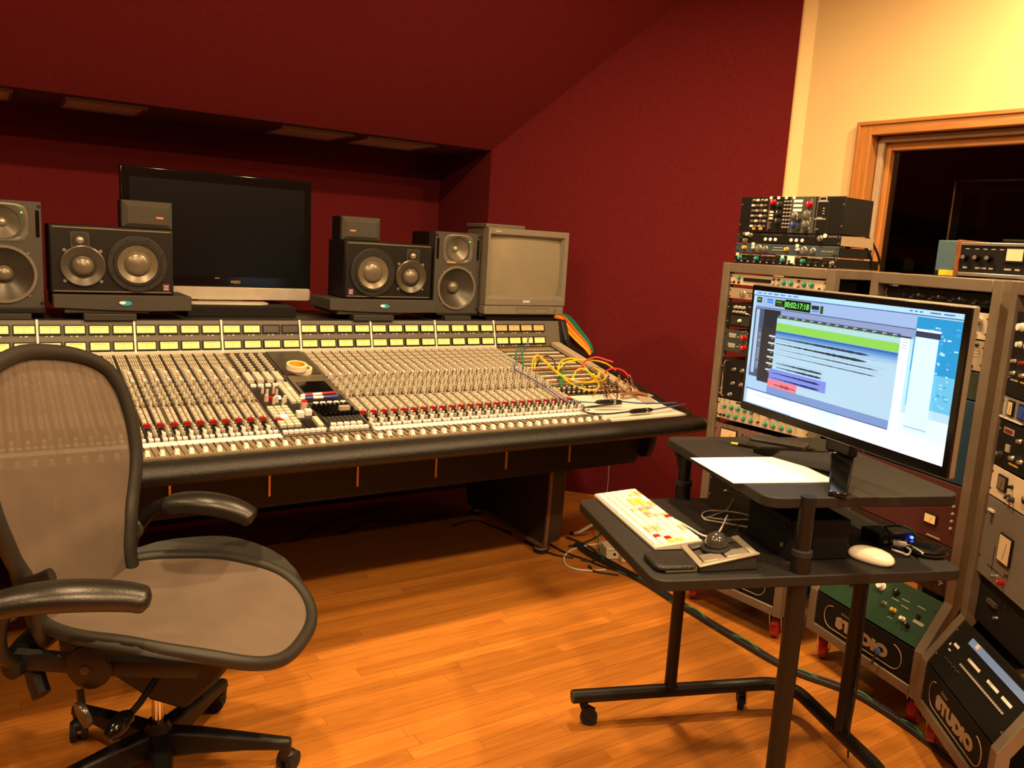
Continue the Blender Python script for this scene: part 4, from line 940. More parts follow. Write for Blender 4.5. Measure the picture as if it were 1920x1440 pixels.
for i,(lb,pts,r,m_,pl) in enumerate((('white cable end with a fat plug in front of the blue light',[(1676,1018,.01),(1690,1020,.012),(1712,1026,.014),(1730,1037,.02)],.003,white,True),('green cable arching behind the blue light',[(1648,988,.02),(1680,986,.05),(1702,990,.05),(1717,1002,.03)],.003,grc,False),('grey cable crossing under the shelf towards the leg',[(1536,1003,.006),(1560,999,.008),(1600,998,.012),(1640,1000,.012)],.0028,mat('cable_grey',(.42,.38,.32),.5),False),('white looped cable end near the round device',[(1672,1030,.006),(1690,1036,.006),(1702,1040,.008),(1707,1032,.012),(1700,1026,.014)],.0025,white,False))):
    P=[onz(a,b_,TZ+c) for a,b_,c in pts]; t=thing('loose_cable',lb,'cable',P[1]); b=MB(); b.tube(P,r,6,smooth=5); b.build('wire',m_,t,world=True)
    if pl: b=MB(); d_=(P[1]-P[0]).normalized(); b.cyl(P[0],P[0]+d_*.03,.008,.007,10); b.build('plug',white,t,world=True)
# ---------------------------------------------------------------- monitor on the upper shelf
k=1.09; mc=CO+(Vector((1.61875,1.14175,1.17425))-CO)*k
mang=atan2(-.972,-.235)
mw_,mhh=.684*k,.334*k
base=onz(1622,868,SZ); 
mon=thing('computer_display','wide silver computer display showing a blue audio editing session','display',(mc.x,mc.y,SZ),mang)
zc=mc.z-SZ; x0,x1,z0,z1=-mw_/2,mw_/2,zc-mhh/2,zc+mhh/2
sil=mat('display_silver',(.17,.15,.125),.45,.3)
b=MB(); b.span((x0,0,z0),(x1-.006,.022,z1)); b.build('casing',sil,mon,.005)
bz=.022; b=MB(); b.span((x0+.004,-.004,z0+.004),(x1-.004,.002,z1-.004)); b.build('bezel',gloss,mon,.001)
sx0_,sx1_,sz0_,sz1_=x0+.016,x1-.020,z0+.026,z1-.018
SWd,SH=sx1_-sx0_,sz1_-sz0_
scr=MB(); smats=[]; sidx={}
def em(col,s=1.0):
    key_=(col,s)
    if key_ not in sidx:
        m=emis('screen_'+str(len(sidx)),hexc(col),s); sidx[key_]=len(smats); smats.append(m)
    return sidx[key_]
LV=[0]
def R(u0,v0,u1,v1,col,s=1.0,lv=None):
    """rectangle on the screen, v from the top"""
    LV[0]+=1; y=-.0042-.00002*LV[0]
    pts=[(sx0_+SWd*u,y,sz1_-SH*v) for u,v in ((u0,v1),(u1,v1),(u1,v0),(u0,v0))]
    scr.add(pts,[(0,1,2,3)],em(col,s))
def Pl(pts,col,s=1.0):
    LV[0]+=1; y=-.0042-.00002*LV[0]
    scr.add([(sx0_+SWd*u,y,sz1_-SH*v) for u,v in pts],[tuple(range(len(pts)))],em(col,s))
E_=.92
R(0,0,1,1,'a9d4f2',E_)
R(0,.72,1,1,'c8e8fb',1.0); R(.0,.66,.30,1,'9cc4ee',.95); R(.55,.86,1,1,'e6f6ff',1.25)
R(.83,.05,1,.42,'1c8fd0',E_); R(.83,.42,1,.66,'5fb8e6',E_)
wr=random.Random(8)
for i in range(60):
    u,v=wr.uniform(.88,.985),wr.uniform(.10,.62); R(u,v,u+wr.uniform(.005,.016),v+wr.uniform(.006,.02),wr.choice(['4fb0e4','7cc8ee','2f9cd8','a5dcf4']),E_)
R(0,0,1,.035,'9fd0ff',1.0); R(0,.035,1,.042,'3a5c96',E_)
for u,w_ in ((.02,.03),(.06,.02),(.09,.025),(.125,.03),(.165,.03),(.21,.02),(.24,.03),(.80,.012),(.82,.012),(.84,.012),(.88,.04),(.93,.04)): R(u,.012,u+w_,.022,'4a78b8',E_)
R(.02,.042,.835,.135,'8fb2e6',E_); R(.02,.135,.835,.142,'3d588c',E_); R(.02,.142,.835,.205,'7f97c8',E_)
R(.025,.055,.055,.10,'0c140c',.6); R(.03,.065,.048,.085,'50b030',E_)
R(.09,.06,.125,.075,'2f6fd8',E_); R(.09,.082,.13,.095,'3a7fe8',E_)
R(.14,.060,.20,.115,'0c140c',.6); R(.145,.072,.18,.085,'4a9a30',E_); R(.15,.095,.19,.102,'3a6a28',E_)
R(.20,.048,.345,.130,'050a05',.5); R(.35,.068,.39,.10,'1a2e20',.8); R(.355,.105,.39,.12,'4a90e8',E_); R(.397,.065,.412,.125,'284c20',.8)
# left track columns
R(.02,.15,.105,.75,'49587c',.8); R(.03,.16,.050,.72,'9cc2ea',E_); R(.055,.35,.075,.68,'70809e',.8); R(.08,.15,.18,.30,'262c3c',.6); R(.075,.30,.165,.78,'30343f',.6)
for i in range(14): v=.32+i*.025; R(.056,v,.074,v+.015,wr.choice(['8a98b2','5f6d88','7d8ca8']),.8)
for i,v in enumerate((.365,.425,.485,.545,.60,.655)): R(.125,v,.165,v+.014,'c8d4e4',.9); R(.14,v+.022,.155,v+.03,'8f9c60',.8)
# timeline
R(.165,.185,.78,.80,'a3cdea',E_)
R(.165,.185,.78,.21,'3c4a66',.8)
for i in range(14): u=.175+i*.044; R(u,.192,u+.018,.197,'c8dcf4',E_); R(u+.002,.205,u+.006,.21,'c8dcf4',E_)
R(.165,.212,.78,.250,'9fd0e0',E_); R(.165,.208,.78,.213,'7cc060',E_); R(.165,.252,.78,.315,'7fcc58',.9)
for i in range(6): R(.165,.318+.018*i,.78,.318+.018*(i+1),['2c66b4','4c86cc','6ba0dc','86b6e4','98c4e8','a3cdea'][i],E_)
def wave(v,u0,u1,th,col='26344c',tip=True,seed=1):
    r=random.Random(seed); N=60; up=[];dn=[]
    for i in range(N+1):
        u=u0+(u1-u0)*i/N; e=(.25+.75*min(1,i/N*1.6)) if tip else 1
        if i>N-4: e*=(N-i)/4+.02
        a=th*e*(.75+.5*r.random()); up.append((u,v-a/2)); dn.append((u,v+a/2))
    Pl(up+dn[::-1],col,.7)
for i,v in enumerate((.375,.425,.470,.515)):
    R(.168,v-.022,.74 if i>1 else .70,v-.0205,'6f92b4',E_); wave(v,.17,(.66,.655,.71,.705)[i],(.016,.018,.007,.006)[i],seed=i)
for i,v in enumerate((.590,.625)): wave(v,.19 if i else .185,.45,.015,seed=10+i); R(.168,v-.02,.47,v-.0188,'6f92b4',E_)
R(.152,.645,.475,.765,'7088e4',E_); wave(.678,.165,.445,.014,'181c60',seed=20); wave(.722,.165,.445,.013,'181c60',seed=21)
R(.150,.735,.325,.82,'f07a8c',.95)
r=random.Random(4); 
for i in range(60):
    u=.185+i*.0022; a=.004+.03*r.random()*(1 if 20<i<45 else .4); R(u,.775-a/2,u+.0016,.775+a/2,'3a2030',.6)
R(.150,.80,.78,.86,'6f90cc',E_)
R(.325,.735,.78,.80,'a3cdea',E_)
R(.015,.86,.78,.868,'3f5a90',E_)
R(.785,.205,.822,.90,'dff2fb',1.0); R(.78,.195,.826,.207,'2a3650',.7)
for i in range(4): R(.793,.215+.02*i,.814,.219+.02*i,'7aa4c0',E_)
R(.842,.130,.935,.145,'e8f8ff',1.05); R(.842,.145,.935,.185,'2c3c60',.7); R(.842,.185,.930,.80,'c2ecf6',.98); R(.842,.80,.93,.805,'7aa4c0',E_)
R(.03,.875,.44,.985,'e4f6ff',1.08); R(.08,.905,.19,.91,'8fb0d0',E_)
scr.build('screen_picture',smats,mon,smooth=False)
me=text_mesh('00:02:17:18',SH*.066,depth=0,align='CENTER'); me.materials.append(emis('screen_green',(.15,1,.12),1.6)); inst('screen_digits',me,mon,loc=(sx0_+SWd*.272,-.0042-.00002*(LV[0]+6),sz1_-SH*.09),rot=(pi/2,0,0))
# stand: neck and two splayed feet
bl=WM[mon.name].inverted()@base
b=MB(); b.span((-.045+bl.x*.0,.034,-.0+.055),(.045,.062,zc)); b.build('neck',black,mon,.006)
nb=Vector((0,.055,.0))
f1=WM[mon.name].inverted()@onz(1500,842,SZ); f2=WM[mon.name].inverted()@onz(1627,916,SZ)
for f in (Vector((-.24,-.025,0)),Vector((.17,-.10,0))):
    d_=(f-nb); s_=Vector((-d_.y,d_.x,0)).normalized()
    b=MB(); w0,w1=.028,.020
    vs=[nb+s_*w0,nb-s_*w0,f-s_*w1,f+s_*w1]; vs=[Vector((v.x,v.y,.001)) for v in vs]+[Vector((v.x,v.y,.062 if i<2 else .012)) for i,v in enumerate(vs)]
    b.add(vs,[(0,3,2,1),(4,5,6,7)]+[(i,(i+1)%4,4+(i+1)%4,4+i) for i in range(4)]); b.build('stand_foot',gloss,mon,.003)
# paper, pencil, phone
pp=[onz(*q,SZ) for q in ((1295,860),(1375,907),(1570,905),(1472,858))]
t=thing('paper_sheets','stack of blank white paper sheets on the upper shelf','paper',sum(pp,Vector())/4)
pw=mat('paper_white',(.90,.90,.90),.6,var=.01)
for k_,(ox,nm) in enumerate(((0,'sheet'),(.002,'sheet'),(-.0015,'sheet'))):
    b=MB(); z0_=.0006+.0007*k_; vs=[p+ax*ox for p in pp]; b.add([(v.x,v.y,SZ+z0_) for v in vs]+[(v.x,v.y,SZ+z0_+.0006) for v in vs],[(0,3,2,1),(4,5,6,7)]+[(i,(i+1)%4,4+(i+1)%4,4+i) for i in range(4)]); b.build(nm,pw,t,world=True,smooth=False)
p,q=onz(1371,831,SZ+.005),onz(1495,854,SZ+.005); d_=(q-p).normalized(); L_=(q-p).length
t=thing('pencil','black pencil with yellow-green ferrule on the upper shelf','pencil',(p+q)/2-Vector((0,0,.005)))
b=MB(); b.cyl(p+d_*L_*.11,p+d_*L_*.88,.0042,.0042,6); b.build('barrel',gloss,t,world=True,smooth=False)
b=MB(); b.lathe([(.0042,L_*.88),(.0012,L_*.985),(1e-7,L_)],p,d_,6); b.build('sharpened_tip',mat('pencil_wood',(.55,.32,.16),.6),t,world=True)
b=MB(); b.cyl(p+d_*L_*.03,p+d_*L_*.11,.0046,.0044,10); b.build('ferrule',mat('ferrule_lime',(.42,.45,.06),.35,.4),t,world=True); b=MB(); b.cyl(p,p+d_*L_*.03,.0038,.0042,10); b.build('eraser',mat('eraser_lime',(.38,.42,.08),.7),t,world=True)
p=onz(1448,829,SZ); q=onz(1500,838,SZ); t=thing('dark_phone','dark flat phone lying on the shelf beside the pencil','phone',(p.x,p.y,SZ),atan2(q.y-p.y,q.x-p.x))
b=MB(); b.prism(rrect(-.06,-.035,.10,.035,.009),'z',.0005,.009); b.build('body',charcoal,t,.002); b=MB(); b.prism(rrect(-.056,-.032,.096,.032,.006),'z',.009,.0096); b.build('glass',mat('phone_glass',(.05,.047,.043),.15),t)
# ================================================================== equipment racks
UU=.0397; ZTOP=1.387; RP=[(0,.107),(0,.26),(.09,.41),(.09,ZTOP)]
class Rack:
    def __init__(s,left,yaw,W_,label):
        s.W=W_; s.rz=atan2(-cos(yaw),-sin(yaw)); s.o=Vector((left[0],left[1],0))
        s.u=Vector((-sin(yaw),-cos(yaw),0)); s.n=Vector((cos(yaw),-sin(yaw),0))
        s.t=thing('equipment_rack',label,'rack',s.o,s.rz); t=s.t; pw=.034
        for x in (0,W_-pw):
            poly=RP+[(.126,ZTOP),(.126,.40),(.034,.25),(.034,.107)]
            b=MB(); b.prism(poly,'x',x,x+pw); b.build('post',steel,t,.003,smooth=False)
            b=MB(); b.span((x,.50,.107),(x+pw,.534,ZTOP)); b.build('rear_post',steel,t,.003)
            for z in (.107,ZTOP-.034):
                b=MB(); b.span((x,.126 if z>.2 else .034,z),(x+pw,.50,z+.034)); b.build('side_rail',steel,t,.003)
        for y0,z0 in ((.09,ZTOP-.037),(0,.107),(.50,ZTOP-.034),(.50,.107)):
            b=MB(); b.span((pw,y0,z0),(W_-pw,y0+.034,z0+(.037 if (y0,z0)==(.09,ZTOP-.037) else .034))); b.build('cross_bar',steel,t,.003)
        b=MB(); b.span((pw,.126,ZTOP-.012),(W_-pw,.50,ZTOP-.001)); b.build('top_plate',blackm,t)
        b=MB(); b.span((pw,.034,.115),(W_-pw,.50,.125)); b.build('base_plate',blackm,t)
        b=MB(); b.span((pw,.49,.141),(W_-pw,.499,ZTOP-.034)); b.build('back_panel',blackm,t)
        for x,y,a in ((.045,.05,2.4),(W_-.045,.05,1.9),(.045,.48,2.0),(W_-.045,.48,1.0)): s.caster(x,y,a)
    def caster(s,x,y,a):
        c,sn=cos(a),sin(a); t=s.t
        b=MB(); b.span((x-.032,y-.028,.098),(x+.032,y+.028,.107)); b.cyl((x,y,.09),(x,y,.099),.02,.022,14); ca=b.build('caster',silver,t,.002)
        ox,oy=x+.018*c,y+.018*sn; r=.043
        b=MB(); b.cyl((ox-sn*.016,oy+c*.016,r),(ox+sn*.016,oy-c*.016,r),r,r,22); b.build('wheel',mat('red_wheel',(.30,.006,.008),.3,coat=.4),ca,.006)
        b=MB(); b.lathe([(.0385,0),(.0385,.016),(.034,.02)],(ox+sn*.0,oy,.052),(0,0,1),14); 
        b=MB()
        for k in (-1,1):
            q=Vector((-sn*.020*k,c*.020*k,0)); e=Vector((-sn*.003*k,c*.003*k,0)); cc=Vector((ox,oy,0)); d=Vector((c,sn,0))
            vs=[cc+q-d*.034+Vector((0,0,.096)),cc+q+d*.028+Vector((0,0,.096)),cc+q+d*.034+Vector((0,0,.068)),cc+q+d*.008+Vector((0,0,.032)),cc+q-d*.010+Vector((0,0,.032))]
            b.add(vs+[v+e for v in vs],[tuple(range(5)),tuple(range(9,4,-1))]+[(i,(i+1)%5,5+(i+1)%5,5+i) for i in range(5)])
        vs=[(ox-.03*c-sn*.018,oy-.03*sn+c*.018,.078)]
        b.cyl((ox,oy,.087),(ox,oy,.095),.026,.028,14); b.build('fork',chrome,ca,.001)
        b=MB(); d=Vector((c,sn,0)); p=Vector((ox,oy,.05))+d*.03; b.tube([p,p+d*.02+Vector((0,0,.006)),p+d*.045+Vector((0,0,.002))],.006,8); b.build('brake_lever',silver,ca)
    def pl(s,px,py,y=.10): # local x,z of a pixel on the plane at depth y
        p=onpl(px,py,s.o+s.n*y,s.n); return (p-s.o).dot(s.u),p.z
    def z(s,px,py): return s.pl(px,py)[1]
    def unit(s,name,label,z0,hh,face,feats=(),cat='audio unit',where='up',x0=None,x1=None,depth=.22,chas=blackm,yf=None,group=None):
        x0=.036 if x0 is None else x0; x1=s.W-.036 if x1 is None else x1; w=x1-x0
        if where=='up': yb=.100 if yf is None else yf; T=Matrix()
        elif where=='low': yb=.006; T=Matrix()
        else: yb=.0+z0*.0; T=None
        if where=='slant':
            ang=-atan2(.09,.15); base=Vector((x0,.004+.09*(z0),.26+.15*z0)); T=Matrix.Rotation(ang,4,'X')
        else: base=Vector((x0,yb,z0))
        t=thing(name,label,cat,s.o+s.u*base.x+s.n*base.y+Vector((0,0,base.z)),s.rz,group)
        def nb(): b=MB(); b.T=T; return b
        g=.0012
        b=nb(); b.span((0,0,g),(w,.004,hh-g)); fp=b.build('faceplate',face,t,.0012)
        b=nb(); b.span((.012,.004,.002),(w-.012,depth,hh-.003)); b.build('chassis',chas,t)
        grp={}
        for f in feats:
            k=f[0]
            if k=='k':
                u,v,r,m=f[1:5]; d=f[5] if len(f)>5 else .012
                b=nb(); c=(u*w,v*hh); b.lathe([(r*1.15,0),(r*1.15,.002),(r,.003),(r*.86,d),(1e-7,d+.0005)],(c[0],0,c[1]),(0,-1,0),12); kn=b.build('knob',m,t)
                if r>.0062: b=nb(); b.span((c[0]-.0008,-d-.0012,c[1]),(c[0]+.0008,-d+.001,c[1]+r*.8)); b.build('pointer',white,kn)
            elif k=='r':
                u,v,rw,rh,m=f[1:6]; d=f[6] if len(f)>6 else .0012
                grp.setdefault(m.name,[m,nb()])[1].span((u*w-rw/2,-d,v*hh-rh/2),(u*w+rw/2,.001,v*hh+rh/2))
            elif k=='m':
                u,v,rw,rh,m=f[1:6]
                b=nb(); b.span((u*w-rw/2-.004,-.006,v*hh-rh/2-.004),(u*w+rw/2+.004,.001,v*hh+rh/2+.004)); mt=b.build('meter',black,t,.001)
                b=nb(); b.span((u*w-rw/2,-.0068,v*hh-rh/2),(u*w+rw/2,-.0055,v*hh+rh/2)); b.build('meter_face',m,mt)
                b=nb(); b.cyl((u*w,-.0072,v*hh-rh*.4),(u*w+rw*.2,-.0072,v*hh+rh*.3),.0005,.0005,4); b.build('meter_needle',blackm,mt)
            elif k=='h':
                u=f[1]; b=nb(); q=hh*.42; c=hh/2; b.tube([(u*w,0,c-q),(u*w,-.022,c-q),(u*w,-.026,c-q+.006),(u*w,-.026,c+q-.006),(u*w,-.022,c+q),(u*w,0,c+q)],.0032,8); b.build('handle',chrome,t)
            elif k=='t':
                u,v,s_,sz,m=f[1:6]; 
                me=text_mesh(s_,sz,depth=.0003); me.materials.append(m); me.transform(Matrix.Rotation(pi/2,4,'X')); me.transform(Matrix.Translation((u*w,-.0006,v*hh))); 
                if T is not None: me.transform(T)
                inst('lettering',me,t)
        for m,b in grp.values(): b.build('controls',m,t,kind='stuff',smooth=False)
        b=nb()
        for u in (.012,.988):
            for v in ((.22,.78) if hh>.03 else (.5,)): b.cyl((u*w,.001,v*hh),(u*w,-.0015,v*hh),.0034,.003,8)
        b.build('rack_screws',charcoal if face is not black else silver,t,kind='stuff')
        return t
yaw1,yaw2,yaw3=rad(-4.7),rad(13.4),rad(39.2)
l1_=Vector((2.417,1.81,0))+.488*Vector((sin(yaw1),cos(yaw1),0))
r1=Rack(l1_,yaw1,.488,'steel-framed rack standing next to the console, red wheels under it')
l2_=Vector((2.345,1.262,0))+.475*Vector((sin(yaw2),cos(yaw2),0))
r2=Rack(l2_,yaw2,.508,'steel-framed rack behind the computer display with a blue panel')
r3=Rack(Vector((2.326,1.229,0)),yaw3,.488,'steel-framed rack with a white meter panel and a large grey unit')
fg=mat('unit_slate',(.028,.030,.032),.5); crm=mat('unit_cream',(.50,.43,.32),.5); bei=mat('unit_beige',(.30,.245,.18),.5)
def row(kind,n,u0,u1,v,*a): return [(kind,u0+(u1-u0)*i/max(1,n-1),v)+a for i in range(n)]
H=lambda n: UU*n
# ---- rack 1
z=r1.z(1357.5,532); hh=r1.z(1360,511.5)-z
r1.unit('preamp_unit','cream one-row unit with a dark slot and teal knobs at the rack top',z,hh,crm,[('k',.10,.68,.0065,teal),('r',.30,.55,.125,.013,black,.003)]+[('k',u,.55,.0085,teal) for u in (.585,.66,.79,.865)]+[('k',u,v,.0042,maroon,.008) for u in (.48,.53,.735) for v in (.25,.78)]+[('k',u,.25,.004,black,.006) for u in (.045,.10,.94)])
z=r1.z(1354,557.5); hh=r1.z(1357,537)-z
r1.unit('compressor_unit','beige one-row unit with a clear dial beside the display',z,hh,bei,[('k',.16,.5,.011,silver,.01),('r',.26,.62,.05,.002,charcoal),('r',.40,.62,.06,.002,charcoal),('k',.55,.5,.009,silver),('r',.24,.4,.006,.006,charcoal)])
z=r1.z(1346,609); hh=r1.z(1352,563)-z
r1.unit('equalizer_unit','black two-row unit crowded with pale round dials',z,hh,black,row('k',3,.10,.19,.80,.0062,lgrey)+row('k',4,.09,.20,.62,.005,lgrey)+row('k',3,.30,.40,.76,.006,lgrey)+row('k',3,.5,.62,.74,.006,lgrey)+[('k',.16,.28,.006,ivory),('k',.40,.26,.006,ivory),('r',.18,.28,.10,.036,charcoal,.002),('r',.42,.28,.10,.036,charcoal,.002),('r',.22,.58,.02,.004,white),('r',.28,.55,.02,.003,white),('r',.30,.86,.05,.003,lgrey)])
z=r1.z(1344,655.5); hh=r1.z(1349,614)-z
r1.unit('mic_preamp','dark green two-row unit with two red knobs and pale labels',z,hh,mat('neve_slate',(.030,.042,.038),.5),[('k',.225,.70,.011,redk,.016),('k',.235,.27,.011,redk,.016)]+[('r',.09,v,.034,.010,lgrey) for v in (.78,.34)]+[('r',.09,v-.10,.030,.006,lgrey) for v in (.78,.34)]+[('k',.34,v,.006,charcoal) for v in (.62,.22)]+[('r',.225+.045*cos(a),v+.30*sin(a),.004,.004,lgrey) for v in (.70,.27) for a in (0,.7,1.4,2.1,2.8)]+[('r',.16,v,.016,.003,lgrey) for v in (.70,.28)])
z=r1.z(1331,740); hh=r1.z(1338,665)-z
r1.unit('dual_limiter','tall black unit with a chrome handle and clustered pale knobs',z,hh,black,[('h',.075),('h',.93)]+[q for v in (.74,.40) for q in (('r',.30,v,.062,.020,dgrey,.002),('k',.155,v,.006,silver),('k',.25,v,.0062,silver),('k',.30,v+.05,.006,ivory),('k',.30,v-.05,.006,ivory),('k',.345,v,.0065,silver))]+[('k',.135,.12,.007,silver),('k',.03,.12,.004,silver)])
z=r1.z(1327,778); hh=r1.z(1331,741)-z
tk=row('k',4,.17,.40,.66,.0078,teal)+row('k',4,.14,.40,.24,.0078,teal)+row('k',4,.56,.82,.24,.0078,teal)+row('k',4,.60,.86,.66,.0078,teal)
r1.unit('equalizer_unit','cream two-row unit with two rows of teal knobs above the shelf',z,hh,crm,tk+[('k',.09,.66,.0066,teal),('k',.48,.25,.004,maroon),('k',.48,.70,.004,maroon),('r',.27,.93,.05,.006,black),('k',.09,.2,.004,black),('k',.05,.2,.004,black)]+[('r',.045,.5+.1*i,.014,.002,tan) for i in range(3)])
zt_=r1.z(1326,786)
r1.unit('tube_limiter','mauve unit with a lit square meter and black lettering',zt_-H(3),H(3),mauve,[('m',.17,.62,.072,.050,mat('meter_cream',(.70,.56,.32),.5)),('t',.36,.72,'Tube',.022,gloss),('k',.36,.3,.012,black),('k',.5,.3,.012,black),('m',.82,.62,.072,.050,mat('meter_cream',(.70,.56,.32),.5))])
zc_=zt_-H(3)
r1.unit('patch_unit','black two-row unit with tiny lights seen under the shelf',zc_-H(2)-.004,H(2),black,[('k',u,.35,.004,ivory,.004) for u in (.10,.28,.31,.36,.38,.43,.46,.50)]+[('k',u,.15,.003,ivory,.004) for u in (.10,.28)]+[('k',.12,.7,.003,ivory,.004),('k',.12,.62,.003,ivory,.004)])
r1.unit('blank_panel','plain black lower panel of the rack standing next to the console',.42,zc_-H(2)-.006-.42,black,[('r',.5,.5,.30,.002,charcoal),('k',.2,.5,.004,silver),('k',.8,.5,.004,silver)],cat='panel')
def logo(rk,label,z0,z1):
    w=rk.W-.072; t=rk.unit('logo_panel',label,z0,z1-z0,blackm,(),cat='panel',where='low',depth=.04)
    hh=z1-z0; lw,lh=w*.80,hh*.68; cx,cz=w*.5,hh*.47; r=lh*.46; m=mat('logo_print',(.34,.24,.15),.6)
    path=rrect(cx-lw/2,cz-lh/2,cx+lw/2,cz+lh/2,r,8); b=MB()
    pts=[(x,-.0009,z) for x,z in path]; N=len(pts)
    for i in range(N):
        a,c=pts[i],pts[(i+1)%N]
        if a[2]>cz+lh/2-.004 and c[2]>cz+lh/2-.004 and abs(a[0]-c[0])>.05: continue
        b.tube([a,c],.0016,5)
    b.build('logo_outline',m,t,kind='stuff')
    text('STUDIO',hh*.40,m,t,(cx,-.0006,cz-lh*.08),(pi/2,0,0),bold=.0035,font_scale=(1.38,1.05),spacing=1.02)
    text('deaco',hh*.15,mat('logo_print_dim',(.16,.11,.07),.6),t,(cx-lw*.22,-.0006,cz+lh*.42),(pi/2,0,0))
    return t
logo(r1,'black panel with pale lettering at the foot of the rack next to the console',.143,.258)
logo(r2,'black panel with pale STUDIO lettering under the green sloped unit',.143,.258)
logo(r3,'black panel with pale STUDIO lettering at the foot beside the sloped display unit',.143,.258)
r1.unit('blank_panel','black sloped panel of the rack next to the console',.02,.165,blackm,[('r',.5,.5,.25,.002,charcoal),('k',.15,.5,.004,silver),('k',.85,.5,.004,silver)],cat='panel',where='slant',depth=.03)
# ---- rack 2
zz=r2.z
r2.unit('effects_unit','black unit with dim dials in the top of the rack behind the display',1.30,.045,black,row('k',9,.20,.92,.45,.0055,charcoal)+[('k',u,.5,.0065,dgrey) for u in (.34,.52,.70)]+[('r',u,.3,.012,.003,grey) for u in (.25,.42,.60,.8)],yf=.13)
q=[(1848,586),(1836,638),(1823,696),(1812,749),(1781,905)]
Z=[zz(*p) for p in q]
r2.unit('preamp_unit','cream unit with chrome knobs and a grey window behind the display edge',Z[1]+.001,Z[0]-Z[1]-.002,crm,[('k',.93,.72,.009,silver,.016),('k',.905,.2,.009,silver,.016),('r',.91,.47,.04,.022,grey,.002),('k',.3,.5,.01,silver),('k',.5,.5,.01,silver)])
r2.unit('compressor_unit','beige unit with faint lettering behind the display edge',Z[2]+.001,Z[1]-Z[2]-.002,bei,[('k',.94,.85,.004,black),('k',.92,.15,.004,black)]+[('r',.92,.5+.1*i,.03,.002,tan) for i in (0,1,2)]+[('k',.4,.5,.01,black)])
r2.unit('blank_panel','plain dark green panel behind the display edge',Z[3]+.001,Z[2]-Z[3]-.002,mat('panel_green',(.022,.032,.022),.5),[('r',.5,.5,.2,.002,greenp),('k',.3,.5,.004,silver),('k',.7,.5,.004,silver)],cat='panel')
r2.unit('converter_unit','tall blue unit with white screws behind the display edge',Z[4]+.001,Z[3]-Z[4]-.002,mat('panel_blue',(.010,.040,.075),.45),[('k',.90,v,.0042,white,.004) for v in (.92,.62,.42,.14)]+[('r',.90,.5,.03,.002,blue),('k',.3,.5,.012,black),('k',.55,.5,.012,black)])
zm=Z[4]; ze=.415
m1=r2.pl(1746,972)
hm=(zm-ze)
r2.unit('tube_unit','maroon unit with a glowing amber meter under the upper shelf',ze+hm*.45,hm*.55-.001,maroon,[('m',(m1[0]-.036)/(r2.W-.072),(m1[1]-ze-hm*.45)/(hm*.55),.040,.026,vu_amb),('r',.82,.06,.05,.004,tan,.003)]+[('k',.95,v,.0042,lgrey,.005) for v in (.30,.42,.54,.66)]+[('k',.2,.5,.01,black),('k',.4,.5,.01,black)])
r2.unit('tape_unit','dark unit with small pale keys just above the green sloped unit',ze,hm*.45-.001,mat('unit_umber',(.030,.016,.012),.5),[('r',.62+.05*i,.62,.014,.005,tan,.003) for i in range(6)]+[('r',.86,.30,.07,.007,ivory,.004),('r',.30,.6,.05,.006,tan,.003)]+row('k',6,.5,.95,.25,.004,silver)+[('k',.2,.5,.012,black)])
r2.unit('green_unit','green sloped unit with pale knobs and a white cap above the logo panel',.02,.165,mat('sloped_green',(.016,.055,.030),.5),[('k',.50,.72,.013,white,.018),('k',.64,.76,.011,black,.010),('k',.60,.45,.006,silver,.012),('k',.70,.42,.007,gold,.016),('k',.80,.36,.007,ivory,.016),('k',.86,.30,.008,black,.016),('k',.90,.55,.006,black,.010),('r',.66,.62,.03,.003,lgrey),('r',.74,.70,.03,.003,lgrey),('r',.88,.72,.03,.003,lgrey),('r',.76,.58,.03,.003,lgrey),('r',.92,.44,.04,.010,lgrey),('r',.70,.26,.02,.002,lgrey),('k',.25,.5,.010,black),('k',.35,.7,.008,silver)],where='slant',depth=.03)
# ---- rack 3
E3=r3.z
za=[E3(1895,560),E3(1868,742),E3(1866,770),E3(1860,862),E3(1851,925),E3(1824,1065)]
r3.unit('console_module','black unit with bright knobs near the top of the rack with the white panel',max(za[1],E3(1864,768)+.0515),za[0]-max(za[1],E3(1864,768)+.0515)-.03,black,[('k',.10+.11*i,.62-.02*(j),.008,[ivory,lgrey,silver][(i+j)%3],.012) for i in range(4) for j in (0,)]+[('k',.09+.12*i,.82,.011,[white,silver][i%2],.014) for i in range(4)]+[('k',.07+.10*i,.42,.005,[lgrey,redk,silver,lgrey][i%4]) for i in range(6)]+[('r',.10+.13*i,.2,.04,.004,[tan,gold,lgrey][i%3],.002) for i in range(5)]+[('k',.08+.12*i,.28,.006,silver) for i in range(5)])
hb=(za[1]-za[2])
zb1=E3(1866,790)
r3.unit('meter_unit','silver unit with a tall pale meter above the black unit with a red display',E3(1864,768)-.012,.062,mat('unit_silver',(.26,.235,.19),.4,.3),[('m',.13,.55,.022,.034,mat('meter_cream',(.70,.56,.32),.5)),('r',.05,.5,.012,.05,lgrey,.004),('m',.30,.55,.05,.034,bluek),('r',.10,.06,.16,.004,ivory,.004),('k',.45,.5,.008,black)],yf=.099)
zr_=E3(1864,768)-.014
zd=[zr_, E3(1860,868)]
r3.unit('delay_unit','black unit with a small red display and cable clutter',zd[1]+.003,zd[0]-zd[1]-.004,black,[('r',.14,.80,.055,.016,lgrey,.002),('r',.14,.80,.044,.010,mat('red_display',(.20,.008,.008),.3),.003),('r',.16,.45,.02,.02,tan,.004),('k',.08,.25,.010,charcoal),('k',.24,.3,.006,silver),('k',.35,.3,.006,silver),('r',.26,.16,.05,.004,gold,.002),('k',.30,.7,.006,silver)])
